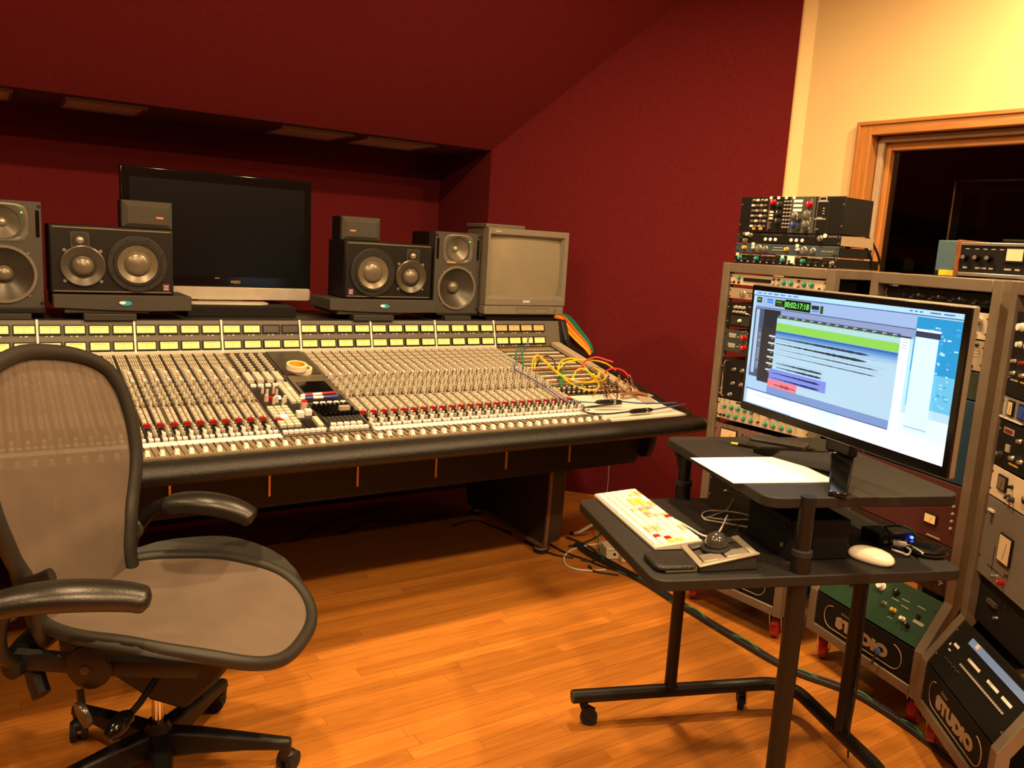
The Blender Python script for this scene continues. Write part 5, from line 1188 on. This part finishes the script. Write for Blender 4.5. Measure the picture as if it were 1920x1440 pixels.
r3.unit('leveling_unit','worn white panel with a small dark meter and black lever knobs',za[4]+.002,zd[1]-za[4]-.002,mat('unit_white',(.62,.52,.38),.55,var=.25,scale=12),[('m',.17,.58,.040,.034,mat('meter_dim',(.16,.12,.08),.4)),('k',.29,.62,.005,black),('k',.275,.28,.007,charcoal,.014),('k',.325,.26,.007,charcoal,.014),('k',.5,.5,.012,black),('k',.7,.5,.012,black)])
r3.unit('grey_limiter','large grey unit with a pale meter, chrome toggles and a red lamp',za[5]+.002,za[4]-za[5]-.002,mat('unit_grey',(.155,.145,.13),.5),[('m',.34,.50,.060,.070,mat('meter_cream2',(.72,.60,.40),.5)),('r',.085,.84,.03,.006,ivory,.006),('r',.10,.76,.008,.03,dgrey,.003),('k',.285,.13,.006,silver,.02),('k',.37,.12,.008,redk,.016),('k',.40,.24,.006,maroon,.006),('r',.25,.18,.10,.002,charcoal),('r',.20,.30,.002,.07,charcoal),('k',.7,.5,.015,black),('k',.85,.5,.015,black)])
r3.unit('blank_panel','dark recessed panel under the large grey unit',.414,za[5]-.414,blackm,[('r',.22,.6,.05,.012,dgrey,.008),('k',.3,.4,.004,silver),('k',.8,.4,.004,silver)],cat='panel',yf=.115)
scr3=emis('strip_display',(.30,.42,.62),.35)
r3.unit('reverb_unit','black sloped unit with a pale blue strip display and white legends',.02,.165,black,[('r',.62,.82,.34,.020,scr3,.003),('r',.32,.84,.014,.014,ivory,.006)]+[('r',u,.58,ww,.008,ivory) for u,ww in ((.13,.03),(.33,.012),(.38,.05),(.46,.02),(.63,.03),(.68,.05),(.85,.05))]+[('r',.30+.028*i,.42,.006,.005,lgrey,.004) for i in range(22)]+[('r',.10,.44,.014,.004,ivory),('r',.06,.52,.006,.008,ivory)]+[('k',.15+.06*i,.30,.003,charcoal) for i in range(4)],where='slant',depth=.03)
# ---- stacked on rack 1
zt=ZTOP+.0005
def top(name,label,z0,n,face,feats,dx=0,depth=.24,chas=blackm,y=.10): return r1.unit(name,label,z0,UU*n-.0005,face,feats,x0=.045+dx,x1=.482+dx,depth=depth,chas=chas,yf=y)
top('channel_strip_unit','black one-row unit with four teal knobs lying on the rack top',zt,1,black,[('k',u,.55,.0078,teal) for u in (.06,.235,.50,.695)]+[('r',.03,.88,.012,.012,white,.003),('r',.495,.82,.012,.012,white,.003),('r',.58,.62,.030,.026,white,.004)]+[('r',u,.88,.06,.003,lgrey) for u in (.12,.2,.35,.6,.8)]+[('r',u,.76,.05,.003,maroon) for u in (.33,.42,.62,.9)]+row('k',14,.08,.95,.22,.0028,lgrey,.006)+[('k',u,.45,.0045,charcoal) for u in (.12,.3,.36,.42,.57,.76,.82,.9)]+[('k',.96,.5,.007,silver)],depth=.30)
top('blue_preamp','slate blue one-row unit with amber lever knobs and orange badge',zt+UU,1,mat('slate_blue',(.040,.062,.085),.45),[('k',u,.55,.0072,gold,.014) for u in (.10,.53)]+[('k',u,.5,.013,silver,.012) for u in (.245,.69)]+[('k',u,.5,.010,silver,.012) for u in (.315,.775)]+[('k',u,.55,.005,ivory) for u in (.195,.635)]+[('r',.185,.9,.012,.012,white,.003),('r',.625,.9,.012,.012,white,.003),('r',.44,.66,.04,.003,lgrey),('r',.44,.42,.05,.003,lgrey)]+[('t',.905,.5,'Brent Averill',.0085,gold)]+[('k',u,.2,.003,charcoal) for u in (.03,.97)])
top('bus_compressor','black one-row unit with white round buttons and a beige case end',zt+2*UU,1,black,[('k',u,.38,.0058,white,.004) for u in (.295,.345,.395,.55,.60,.655)]+row('r',16,.24,.46,.80,.003,.002,grey)+row('r',16,.52,.76,.80,.003,.002,grey)+[('k',.08,.85,.006,silver),('k',.11,.82,.007,ivory),('k',.14,.72,.007,silver),('k',.09,.22,.008,silver),('r',.02,.5,.03,.012,charcoal,.002),('k',.82,.62,.009,silver),('k',.86,.86,.007,white,.004)]+[('r',.90+.02*i,.8,.006,.003,lgrey) for i in range(4)],dx=.004,chas=mat('case_beige',(.34,.27,.17),.6))
fr=[]
for c in range(4):
    for r_ in range(6): fr.append(('k',.135+.042*c,.90-.145*r_,.0048,[silver,ivory,silver,lgrey][(c+r_)%4],.010))
fr+=[('r',.215,.5,.002,.115,mat('module_rust',(.30,.09,.03),.5),.0006),('r',.295,.5,.002,.115,mat('module_rust',(.30,.09,.03),.5),.0006),('r',.115,.5,.002,.115,charcoal)]
fr+=[('k',u,.10,.005,gold,.010) for u in (.165,.235)]
fr+=[('k',.335,.84,.010,redk,.016)]+[('r',.325,v,.016,.007,white,.003) for v in (.58,.49,.40)]+[('k',.32,v,.004,silver) for v in (.27,.2,.13)]+[('r',u,.965,.010,.010,white,.003) for u in (.305,.38,.455,.53)]
fr+=[('k',.395,v,.010,charcoal,.014) for v in (.78,.55,.33)]+[('k',.45+.028*i,.86-.10*j,.0032,lgrey,.006) for i in range(3) for j in range(8)]
fr+=[('r',.618,.5,.104,.128,mat('module_slate',(.055,.060,.060),.5),.0006)]+[('r',.575,v,.036,.010,white,.003) for v in (.87,.75,.63)]+[('k',.685,.78,.011,redk,.018),('k',.555,.48,.011,silver,.014),('k',.665,.52,.012,silver,.014),('k',.555,.24,.010,bluek,.014),('k',.665,.26,.012,silver,.014),('k',.60,.38,.008,charcoal,.014),('k',.60,.12,.006,charcoal),('k',.68,.09,.006,charcoal)]+[('r',.70,v,.005,.005,lgrey) for v in (.9,.6,.42,.35,.15)]
fr+=[('r',.80,.93,.030,.014,lgrey,.0012),('r',.80,.93,.022,.008,black,.0016),('r',.80,.86,.042,.004,lgrey)]+[('r',.815,v,.008,.003,lgrey) for v in (.68,.61,.54)]+[('r',.79,.40,.045,.004,lgrey),('r',.785,.43,.02,.004,lgrey),('k',.78,.12,.003,grey)]+[('r',.755,.5,.0015,.13,grey),('r',.86,.5,.0015,.13,charcoal)]
top('module_rack','tall black module rack with red and silver knobs on top of the stack',zt+3*UU,3.35,black,fr,dx=.006,depth=.20)
# cables behind the stack
for i,(pts,r) in enumerate((([(1616,438,.30),(1632,450,.33),(1645,475,.36),(1652,500,.40)],.006),([(1622,462,.30),(1632,480,.33),(1636,505,.36)],.006),([(1598,470,.28),(1608,476,.3),(1614,486,.32)],.004))):
    P=[onpl(a,b_,r1.o+r1.n*d,r1.n) for a,b_,d in pts]; t=thing('mains_cable',('thick black cable bending from the module rack behind the stack','thick black cable dropping from the beige case end behind the stack','thin black cable behind the slate blue unit')[i],'cable',P[1]); b=MB(); b.tube(P,r*.8,8,smooth=5); b.build('wire',blk,t,world=True); b=MB(); b.cyl(P[0],P[0]-(P[1]-P[0]).normalized()*.03,r*1.3,r*1.1,8); b.build('plug',plug_m,t,world=True)
# ---- wood-ended compressor on the rack behind the display
c0=onpl(1795,520,r2.o+r2.n*.16,r2.n); 
ca=r2.rz+rad(10)
cu=Vector((cos(ca),sin(ca),0)); lc=thing('leveling_amp','small silver-edged compressor with walnut ends and a pale meter','compressor',(c0.x,c0.y,ZTOP+.0005),ca)
cwid,chh,cd=.205,.107,.20
for x0,x1 in ((-.014,0),(cwid,cwid+.014)):
    b=MB(); b.span((x0,-.006,0),(x1,cd,chh+.006)); b.build('walnut_end',walnut,lc,.002)
b=MB(); b.span((0,.006,.008),(cwid,cd-.01,chh-.004)); b.build('case',charcoal,lc)
b=MB(); b.span((0,.0,.016),(cwid,.006,chh-.010)); b.build('face',black,lc)
for z0_,z1_ in ((.004,.016),(chh-.010,chh)):
    b=MB(); b.span((0,-.005,z0_),(cwid,.01,z1_)); b.build('rail',silver,lc,.002)
for x in (.018,.055,.092):
    b=MB(); b.lathe([(.012,0),(.0105,.004),(.009,.016),(1e-7,.017)],(x,0,.062),(0,-1,0),16); k_=b.build('knob',gloss,lc); b=MB(); b.lathe([(.0065,.0165),(.0065,.018)],(x,0,.062),(0,-1,0),12); b.build('knob_cap',silver,k_)
b=MB(); b.span((.140,-.006,.050),(.195,.001,.094)); mt=b.build('meter',black,lc,.001); b=MB(); b.span((.144,-.007,.056),(.191,-.0055,.090)); b.build('meter_face',mat('meter_cream2',(.72,.60,.40),.5),mt)
b=MB()
for x,w_ in ((.02,.014),(.06,.016),(.078,.014),(.10,.012),(.15,.02),(.178,.014)): b.span((x-w_/2,-.0008,.028),(x+w_/2,.001,.033))
for x in (.02,.05,.075,.1,.125): b.span((x-.006,-.0008,.086),(x+.006,.001,.0885))
b.build('legends',lgrey,lc,kind='stuff')
c1=onpl(1766,520,r2.o+r2.n*.24,r2.n); bb=thing('blue_box','small blue box with a yellow label behind the wood-ended compressor','box',(c1.x,c1.y,ZTOP+.0005),ca)
b=MB(); b.span((-.03,0,.014),(.05,.12,.115)); b.build('case',mat('box_blue',(.06,.12,.16),.5),bb,.003); b=MB(); b.span((-.03,0,0),(.05,.12,.014)); b.build('base',black,bb,.002); b=MB(); b.span((-.012,-.004,.002),(.05,.0,.020)); b.build('label',mat('label_yellow',(.75,.58,.05),.5),bb)
# ================================================================== office chair
HUB=onz(297,1395,.09); CF=rad(-37)
ch_=thing('office_chair','grey mesh office chair with black arms turned away from the console','chair',(HUB.x,HUB.y,0),CF)
# local: x forward, y left
mesh_m,nt,bs=node_mat('chair_mesh')
tc=nt.nodes.new('ShaderNodeTexCoord'); mp=nt.nodes.new('ShaderNodeMapping'); mp.inputs['Rotation'].default_value=(0,0,rad(38)); nt.links.new(tc.outputs['UV'],mp.inputs[0])
w1=nt.nodes.new('ShaderNodeTexWave'); w1.inputs['Scale'].default_value=62; w1.bands_direction='X'; w2=nt.nodes.new('ShaderNodeTexWave'); w2.inputs['Scale'].default_value=62; w2.bands_direction='Y'
nt.links.new(mp.outputs[0],w1.inputs[0]); nt.links.new(mp.outputs[0],w2.inputs[0])
mu=nt.nodes.new('ShaderNodeMath'); mu.operation='MULTIPLY'; nt.links.new(w1.outputs['Fac'],mu.inputs[0]); nt.links.new(w2.outputs['Fac'],mu.inputs[1])
mr=nt.nodes.new('ShaderNodeMapRange'); mr.inputs[1].default_value=.45; mr.inputs[2].default_value=.8; mr.inputs[3].default_value=.02; mr.inputs[4].default_value=.30; nt.links.new(mu.outputs[0],mr.inputs[0])
nz=nt.nodes.new('ShaderNodeTexNoise'); nz.inputs['Scale'].default_value=9; nt.links.new(tc.outputs['Object'],nz.inputs[0])
mx=nt.nodes.new('ShaderNodeMix'); mx.data_type='RGBA'; mx.inputs[6].default_value=(.080,.058,.043,1); mx.inputs[7].default_value=(.128,.094,.071,1); nt.links.new(nz.outputs[0],mx.inputs[0]); nt.links.new(mx.outputs[2],bs.inputs['Base Color'])
bs.inputs['Roughness'].default_value=.75
tr=nt.nodes.new('ShaderNodeBsdfTransparent'); ms=nt.nodes.new('ShaderNodeMixShader'); nt.links.new(mr.outputs[0],ms.inputs[0]); nt.links.new(bs.outputs[0],ms.inputs[1]); nt.links.new(tr.outputs[0],ms.inputs[2]); nt.links.new(ms.outputs[0],nt.nodes['Material Output'].inputs[0])
frame_m=mat('chair_frame',(.018,.0165,.0135),.5,spec=.35,bump=.1,bscale=400); armm=mat('arm_pad',(.009,.0083,.007),.33,bump=.12,bscale=300); blk_c=mat('chair_black',(.007,.0066,.006),.45,spec=.35)
def interp(tab,v):
    for (a,x),(b_,y) in zip(tab,tab[1:]):
        if v<=b_: 
            t=(v-a)/(b_-a); t=t*t*(3-2*t)*.35+t*.65; return x+(y-x)*t
    return tab[-1][1]
def surf(name,fn,nu,nv,m,parent,uvs=(1,1),th=0):
    vs=[];fs=[]
    for j in range(nv+1):
        for i in range(nu+1): vs.append(fn(i/nu,j/nv))
    for j in range(nv):
        for i in range(nu): fs.append((j*(nu+1)+i,j*(nu+1)+i+1,(j+1)*(nu+1)+i+1,(j+1)*(nu+1)+i))
    me=bpy.data.meshes.new(name); me.from_pydata(vs,[],fs); me.materials.append(m)
    uv=me.uv_layers.new(name='UVMap')
    for p in me.polygons:
        for li,vi in zip(p.loop_indices,p.vertices): uv.data[li].uv=((vi%(nu+1))/nu*uvs[0],(vi//(nu+1))/nv*uvs[1])
    me.polygons.foreach_set('use_smooth',[True]*len(me.polygons)); me.update()
    return inst(name,me,parent)
# backrest
BW=[(.47,.185),(.55,.195),(.62,.215),(.70,.252),(.78,.278),(.86,.286),(.94,.282),(1.0,.262),(1.035,.225),(1.060,.165),(1.078,.085),(1.084,.0)]
BY=-.022
def bx_(z): return -.205-.02*sin((z-.47)/.3*pi) *0 - .26*max(0,z-.62)**1.25 -.03*(1-min(1,(z-.47)/.2))*-1
def bpt(u,z,w): # u -1..1
    return (bx_(z)+.045*(abs(u)**2.2)*(w/.28)**2, u*w+BY, z)
def bfn(i,j):
    z=.47+(1.083-.47)*(1-(1-j)**1.25); w=interp(BW,z); return bpt(i*2-1,z,max(w,.003))
bk=surf('back_mesh',bfn,24,48,mesh_m,ch_,(5,6))
rim=[]
zs=[.47,.51,.55,.59,.63,.67,.71,.75,.79,.83,.87,.91,.95,.985,1.01,1.03,1.045,1.058,1.069]
L=[Vector(bpt(1,z,interp(BW,z))) for z in zs]; top_=[Vector(bpt(u,1.084-.010*u*u,.09)) for u in (.6,0,-.6)]; Rr=[Vector(bpt(-1,z,interp(BW,z))) for z in zs[::-1]]; bot=[Vector((-.205+.03*abs(u),.175*u,.455)) for u in (-.6,0,.6)]
b=MB(); b.tube(L+top_+Rr+bot,.0175,10,smooth=2,closed=True,flat=1.15); b.build('back_frame',frame_m,ch_,ang=80)
b=MB(); b.tube([(-.245,-.10,.44),(-.30,-.09,.60),(-.33,-.03,.70),(-.335,.03,.70),(-.30,.09,.60),(-.245,.10,.44)],.018,8,smooth=4); b.build('back_support',blk_c,ch_)
for s in (-1,1):
    b=MB(); b.tube([(-.335,s*.02,.70),(-.31,s*.14,.72),(-.26,s*.235,.73)],.014,8,smooth=4); b.build('yoke_arm',blk_c,ch_)
# seat
def seat_out(t): # outline, t 0..2pi -> x,y
    c,s=cos(t),sin(t); e=2.7; q=(abs(c)**e+abs(s)**e)**(-1/e); x=.065+.305*c*q; y=.255*s*q*(1-.06*max(0,-c)); return x,y
def seat_z(x,y):
    side=(abs(y)/.25)**2.2; z=.468+.038*side*(1-max(0,(x-.05)/.32)**1.2 if x>.05 else 1) -.055*max(0,(x-.20)/.17)**2 + .02*max(0,(-x-.05)/.2)
    return z
def sfn(i,j):
    t=2*pi*i; x,y=seat_out(t); k=j; cx,cy=.065,0; X=cx+(x-cx)*k; Y=y*k; return (X,Y,seat_z(X,Y)-.012*(1-k))
surf('seat_mesh',sfn,56,14,mesh_m,ch_,(7,2.2))
pts=[]
for k in range(44):
    x,y=seat_out(2*pi*k/44); pts.append(Vector((x,y,seat_z(x,y)-.004)))
b=MB(); b.tube(pts,.017,10,smooth=2,closed=True,flat=1.0); b.build('seat_frame',frame_m,ch_,ang=80)
# flared far-side lip
for s in (1,-1):
    b=MB(); vs=[];fs=[]; N=14
    for k in range(N+1):
        t=rad(35+ (150-35)*k/N)*s; x,y=seat_out(t); z=seat_z(x,y); w=(.075 if s>0 else .03)*sin(pi*k/N)**.7
        vs+=[(x,y,z),(x,y+s*w*.5,z+w*(.55 if s>0 else .1)),(x,y+s*w*.75,z-.012)]
    for k in range(N):
        a=3*k; fs+=[(a,a+1,a+4,a+3),(a+1,a+2,a+5,a+4),(a+2,a,a+3,a+5)]
    b.add(vs,fs); b.build('seat_lip',frame_m,ch_,ang=80)
# arms
for s in (-1,1):
    y=s*.268
    path=[(-.20,y*1.0,.668),(-.12,y,.672),(-.03,y,.668),(.05,y*.99,.655),(.10,y*.975,.640),(.135,y*.965,.622)] if s<0 else [(-.16,y,.660),(-.09,y,.672),(-.02,y,.670),(.04,y*.99,.657),(.09,y*.985,.636),(.125,y*.98,.618)]
    path=[WM[ch_.name].inverted()@onz(a,b_,c_) for a,b_,c_ in (((-30,1142,.655),(40,1126,.668),(110,1118,.672),(180,1116,.665),(240,1119,.652),(282,1127,.638)) if s<0 else ((305,948,.655),(345,942,.668),(390,944,.668),(430,952,.655),(458,963,.638),(476,974,.622)))]
    P=catmull([Vector(p) for p in path],5); n=len(P)
    rr_=[.040+.008*sin(pi*i/(n-1)) if 0<i<n-1 else .018 for i in range(n)]; rr_[1]=.031; rr_[-2]=.038; rr_[-3]=.043
    b=MB(); b.tube(P,rr_,14,flat=.62); b.build('arm_pad',armm,ch_,ang=80)
    b=MB(); b.tube([(-.22,s*.215,.40),(-.225,s*.262,.47),(-.205,s*.272,.55),(-.15,s*.268,.615),(-.09,s*.266,.65)],[.022,.024,.022,.019,.017],10,smooth=4,flat=.7); b.build('arm_support',blk_c,ch_,ang=80)
    b=MB(); b.lathe([(.03,0),(.034,.006),(.032,.016),(.02,.022),(.012,.024)],(-.205,s*.25,.56),(0,s,0),18); b.build('arm_knob',dgrey,ch_)
    b=MB(); b.cyl((-.215,s*.15,.395),(-.215,s*.235,.40),.024,.022,14); b.build('arm_joint',blk_c,ch_)
# mechanism under the seat
b=MB(); vs=[]
sec=[(-.20,.09,.36,.43),(-.10,.085,.335,.44),(.02,.075,.255,.44),(.10,.07,.235,.435),(.17,.06,.30,.43),(.22,.05,.37,.425)]
for x,w,z0,z1 in sec: vs+=[(x,-w,z0),(x,w,z0),(x,w*1.1,z1),(x,-w*1.1,z1)]
fs=[(0,1,2,3),tuple(4*(len(sec)-1)+i for i in (3,2,1,0))]+[(4*j+k,4*j+(k+1)%4,4*j+4+(k+1)%4,4*j+4+k) for j in range(len(sec)-1) for k in range(4)]
b.add(vs,fs); b.build('tilt_housing',blk_c,ch_,.012,seg=3)
for s in (-1,1):
    b=MB(); b.lathe([(.045,0),(.052,.008),(.050,.018),(.030,.024),(.012,.026)],(-.045,s*.205,.415),(0,s,0),22); pv=b.build('pivot_disc',frame_m,ch_)
    b=MB(); b.lathe([(.012,.025),(.010,.030),(1e-7,.031)],(-.045,s*.205,.415),(0,s,0),14); b.build('pivot_bolt',dgrey,pv)
    b=MB(); b.tube([(-.22,s*.20,.41),(-.10,s*.205,.415),(.05,s*.17,.40),(.15,s*.10,.37)],.020,8,smooth=4,flat=1.3); b.build('side_arm',blk_c,ch_)
b=MB(); b.tube([(-.22,-.20,.41),(-.25,-.10,.40),(-.25,.10,.40),(-.22,.20,.41)],.030,8,smooth=4,flat=1.2); b.build('rear_beam',blk_c,ch_)
b=MB(); b.tube([(-.20,-.18,.375),(-.185,-.19,.345),(-.17,-.20,.325)],.020,8,flat=1.6); b.build('tension_lever',blk_c,ch_)
b=MB(); b.cyl((-.055,-.235,.37),(-.045,-.245,.335),.008,.008,8); kn=b.build('adjust_wheel',blk_c,ch_); b=MB(); b.lathe([(.006,-.008),(.030,-.006),(.032,0),(.030,.006),(.006,.008)],(-.042,-.247,.318),(.55,.8,.2),20); b.build('wheel',mat('wheel_grey',(.05,.048,.043),.25,.4),kn)
b=MB(); b.tube([(.04,-.04,.33),(.03,-.14,.29),(.02,-.18,.275)],.008,8); kn=b.build('height_lever',blk_c,ch_); b=MB(); b.lathe([(.010,0),(.020,.012),(.023,.035),(.021,.06),(.012,.074),(1e-7,.078)],(.022,-.165,.28),(-.25,-.92,-.35),16); b.build('lever_knob',gloss,kn)
b=MB(); b.cyl((0,0,.15),(0,0,.27),.0145,.0145,16); b.build('gas_piston',chrome,ch_); b=MB(); b.lathe([(.042,.085),(.042,.11),(.034,.135),(.026,.15),(.026,.158)],(0,0,0),(0,0,1),20); b.build('hub',blk_c,ch_)
# five-star base
tipw=onz(549,1390,.085); v=WM[ch_.name].inverted()@tipw; a0=atan2(v.y,v.x)
for k in range(5):
    a=a0+2*pi*k/5; d=Vector((cos(a),sin(a),0)); s_=Vector((-sin(a),cos(a),0)); RL=.332
    b=MB(); vs=[]
    for r,w,z0,z1 in ((.02,.034,.070,.135),(.10,.030,.075,.128),(.22,.024,.075,.110),(.30,.020,.070,.098),(RL,.017,.066,.094)):
        p=d*r; vs+=[p-s_*w+Vector((0,0,z0)),p+s_*w+Vector((0,0,z0)),p+s_*w*.7+Vector((0,0,z1)),p-s_*w*.7+Vector((0,0,z1))]
    fs=[(0,1,2,3),(19,18,17,16)]+[(4*j+q,4*j+(q+1)%4,4*j+4+(q+1)%4,4*j+4+q) for j in range(4) for q in range(4)]
    b.add(vs,fs); lg=b.build('base_leg',blk_c,ch_,.008,seg=3)
    p=d*(RL-.016); b=MB(); b.cyl(p+Vector((0,0,.048)),p+Vector((0,0,.072)),.014,.016,12); cs=b.build('caster',blk_c,ch_)
    aa=a+1.1+.7*k; c,sn=cos(aa),sin(aa); o=p+Vector((c,sn,0))*.016
    for q in (-1,1):
        b=MB(); e=Vector((-sn,c,0))*q; b.cyl(o+e*.006+Vector((0,0,.0265)),o+e*.022+Vector((0,0,.0265)),.0262,.0245,18); b.build('wheel',rubber,cs)
    b=MB(); b.lathe([(.024,0),(.022,.014),(.014,.020)],o*.6+p*.4+Vector((0,0,.036)),(0,0,1),14); b.build('hood',blk_c,cs)
# ================================================================== floor cables, adapters
def fcable(name,label,px,r,m,group=None,z=None,lift=None,cat='cable'):
    P=[]
    for i,q in enumerate(px):
        p=onz(q[0],q[1],r+.0005+(q[2] if len(q)>2 else 0)); P.append(p)
    t=thing(name,label,cat,P[len(P)//2]*1.0-Vector((0,0,P[len(P)//2].z)),0,group); b=MB(); b.tube(P,r,8,smooth=6); b.build('wire',m,t,world=True)
    b=MB(); d=(P[1]-P[0]).normalized(); b.cyl(P[0]-d*.004,P[0]+d*.02,r*1.3,r*1.25,8); b.build('boot',plug_m,t,world=True); return t
trunk=[(1080,1022),(1105,1040),(1135,1055),(1175,1075),(1215,1097),(1262,1127),(1300,1150),(1345,1178),(1395,1208),(1450,1240),(1505,1266),(1560,1285),(1610,1305),(1660,1335),(1705,1366),(1760,1408),(1800,1440),(1850,1490)]
fcable('black_snake','thick black cable snaking across the floor from console to racks',trunk,.0095,blk)
fcable('black_snake','second black cable lying along the thick one towards the racks',[(x+3,y-4-(i%3)) for i,(x,y) in enumerate(trunk)],.0070,blk)
fcable('green_floor_cable','thin green cable wound along the black floor cable',[(1124,985,.06),(1122,1015,.02),(1132,1050,.004)]+[(x+(6 if i%2 else -3),y-(7 if i%2 else -1),.010 if i%2 else .005) for i,(x,y) in enumerate(trunk[3:])],.0032,grc)
fcable('white_floor_cable','white cable looped on the floor beside the console foot',[(1140,1018),(1105,1022),(1075,1030),(1059,1042),(1060,1058),(1080,1067),(1110,1070),(1135,1068)],.0045,mat('cable_white',(.62,.56,.46),.5))
fcable('white_floor_cable','thick pale cable arching up at the wall end of the console',[(1072,1000,.0),(1085,998,.02),(1100,990,.05),(1113,982,.08)],.0075,mat('cable_white',(.62,.56,.46),.5))
for i,pts in enumerate(([(1064,1008),(1085,1016),(1110,1028),(1121,1042),(1112,1052),(1090,1050)],[(1030,1020),(1060,1036),(1100,1050),(1130,1062),(1165,1072)],[(985,1015),(1010,1028),(1040,1040),(1075,1046)],[(1068,1024),(1095,1018),(1120,1006),(1130,996,.03)],[(1105,1062),(1112,1070),(1130,1074),(1160,1078)])):
    fcable('black_floor_cable','thin black cable in the floor tangle beside the console leg',pts,.0048,blk,'floor tangle beside the console leg')
for i,pts in enumerate(([(560,1010),(600,985),(660,968),(730,950)],[(640,1000),(700,975),(760,978),(840,965)],[(850,985),(890,975),(920,985),(960,1000)])):
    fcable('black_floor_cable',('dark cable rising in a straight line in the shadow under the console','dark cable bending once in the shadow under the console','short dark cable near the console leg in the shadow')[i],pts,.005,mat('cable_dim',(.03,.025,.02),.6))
for lb,px,py,w,m_ in (('white plug-in adapter with a round socket on the floor tangle',1147,1046,.070,white),('white plug-in adapter lying against the other adapter on the floor',1174,1052,.060,white)):
    p=onz(px,py,0); t=thing('power_adapter',lb,'adapter',(p.x,p.y,0),rad(-20)); hgt=.055 if px<1160 else .045
    b=MB(); b.span((-w/2,-.02,0),(w/2,.075,hgt)); b.build('body',mat('adapter_white',(.60,.54,.44),.5),t,.005); b=MB(); b.cyl((.005,-.02,hgt*.45),(.005,-.0215,hgt*.45),.007,.007,12); b.build('socket',black,t)
    b=MB(); b.span((-w/2+.006,-.0208,hgt*.80),(w/2-.006,-.02,hgt*.82)); b.build('seam',dgrey,t)
# thin cables hanging from the desk leg and behind the console
P=[(1617,1095),(1612,1200),(1605,1290),(1592,1440)]
q0=onz(1577,1375,.09); nn=Vector((ray(1590,1300).x,ray(1590,1300).y,0))
pp_=[onpl(x,y,q0-nn.normalized()*.035,nn) for x,y in ((1626,1098),(1618,1180),(1606,1290),(1593,1365),(1590,1420))]
t=thing('hanging_cable','thin black cable hanging down along the desk rear leg','cable',pp_[-1]); b=MB(); b.tube(pp_,.003,7,smooth=5); b.build('wire',blk,t,world=True); b=MB(); b.cyl(pp_[0],pp_[1],.003,.003,6); b.build('tie',blk,t,world=True)
b_=[ony(1142,862,3.3),ony(1140,900,3.3),ony(1137,935,3.3)]
t=thing('hanging_cable','pale thin cable dropping behind the console leg','cable',b_[-1]); b=MB(); b.tube(b_,.003,6,smooth=4); b.build('wire',mat('cable_grey',(.42,.38,.32),.5),t,world=True); b=MB(); b.cyl(b_[-1],b_[-1]+Vector((0,0,-.03)),.006,.005,8); b.build('plug',plug_m,t,world=True)
# blue tag clip on the rack logo
lp=r2.pl(1650,1220,.004); wpos=r2.o+r2.u*lp[0]+r2.n*-.006+Vector((0,0,lp[1])); t=thing('cable_tag','small bright blue tag hanging in front of the STUDIO letters','tag',wpos,r2.rz)
b=MB(); b.prism(rrect(-.010,-.010,.010,.010,.004),'y',-.002,.0015); b.build('tag',mat('tag_blue',(.03,.14,.50),.4),t,.001); b=MB(); b.tube([(0,-.003,-.008),(-.006,-.006,-.03),(-.012,-.004,-.05)],.004,6,smooth=3); b.build('strap',blk,t)
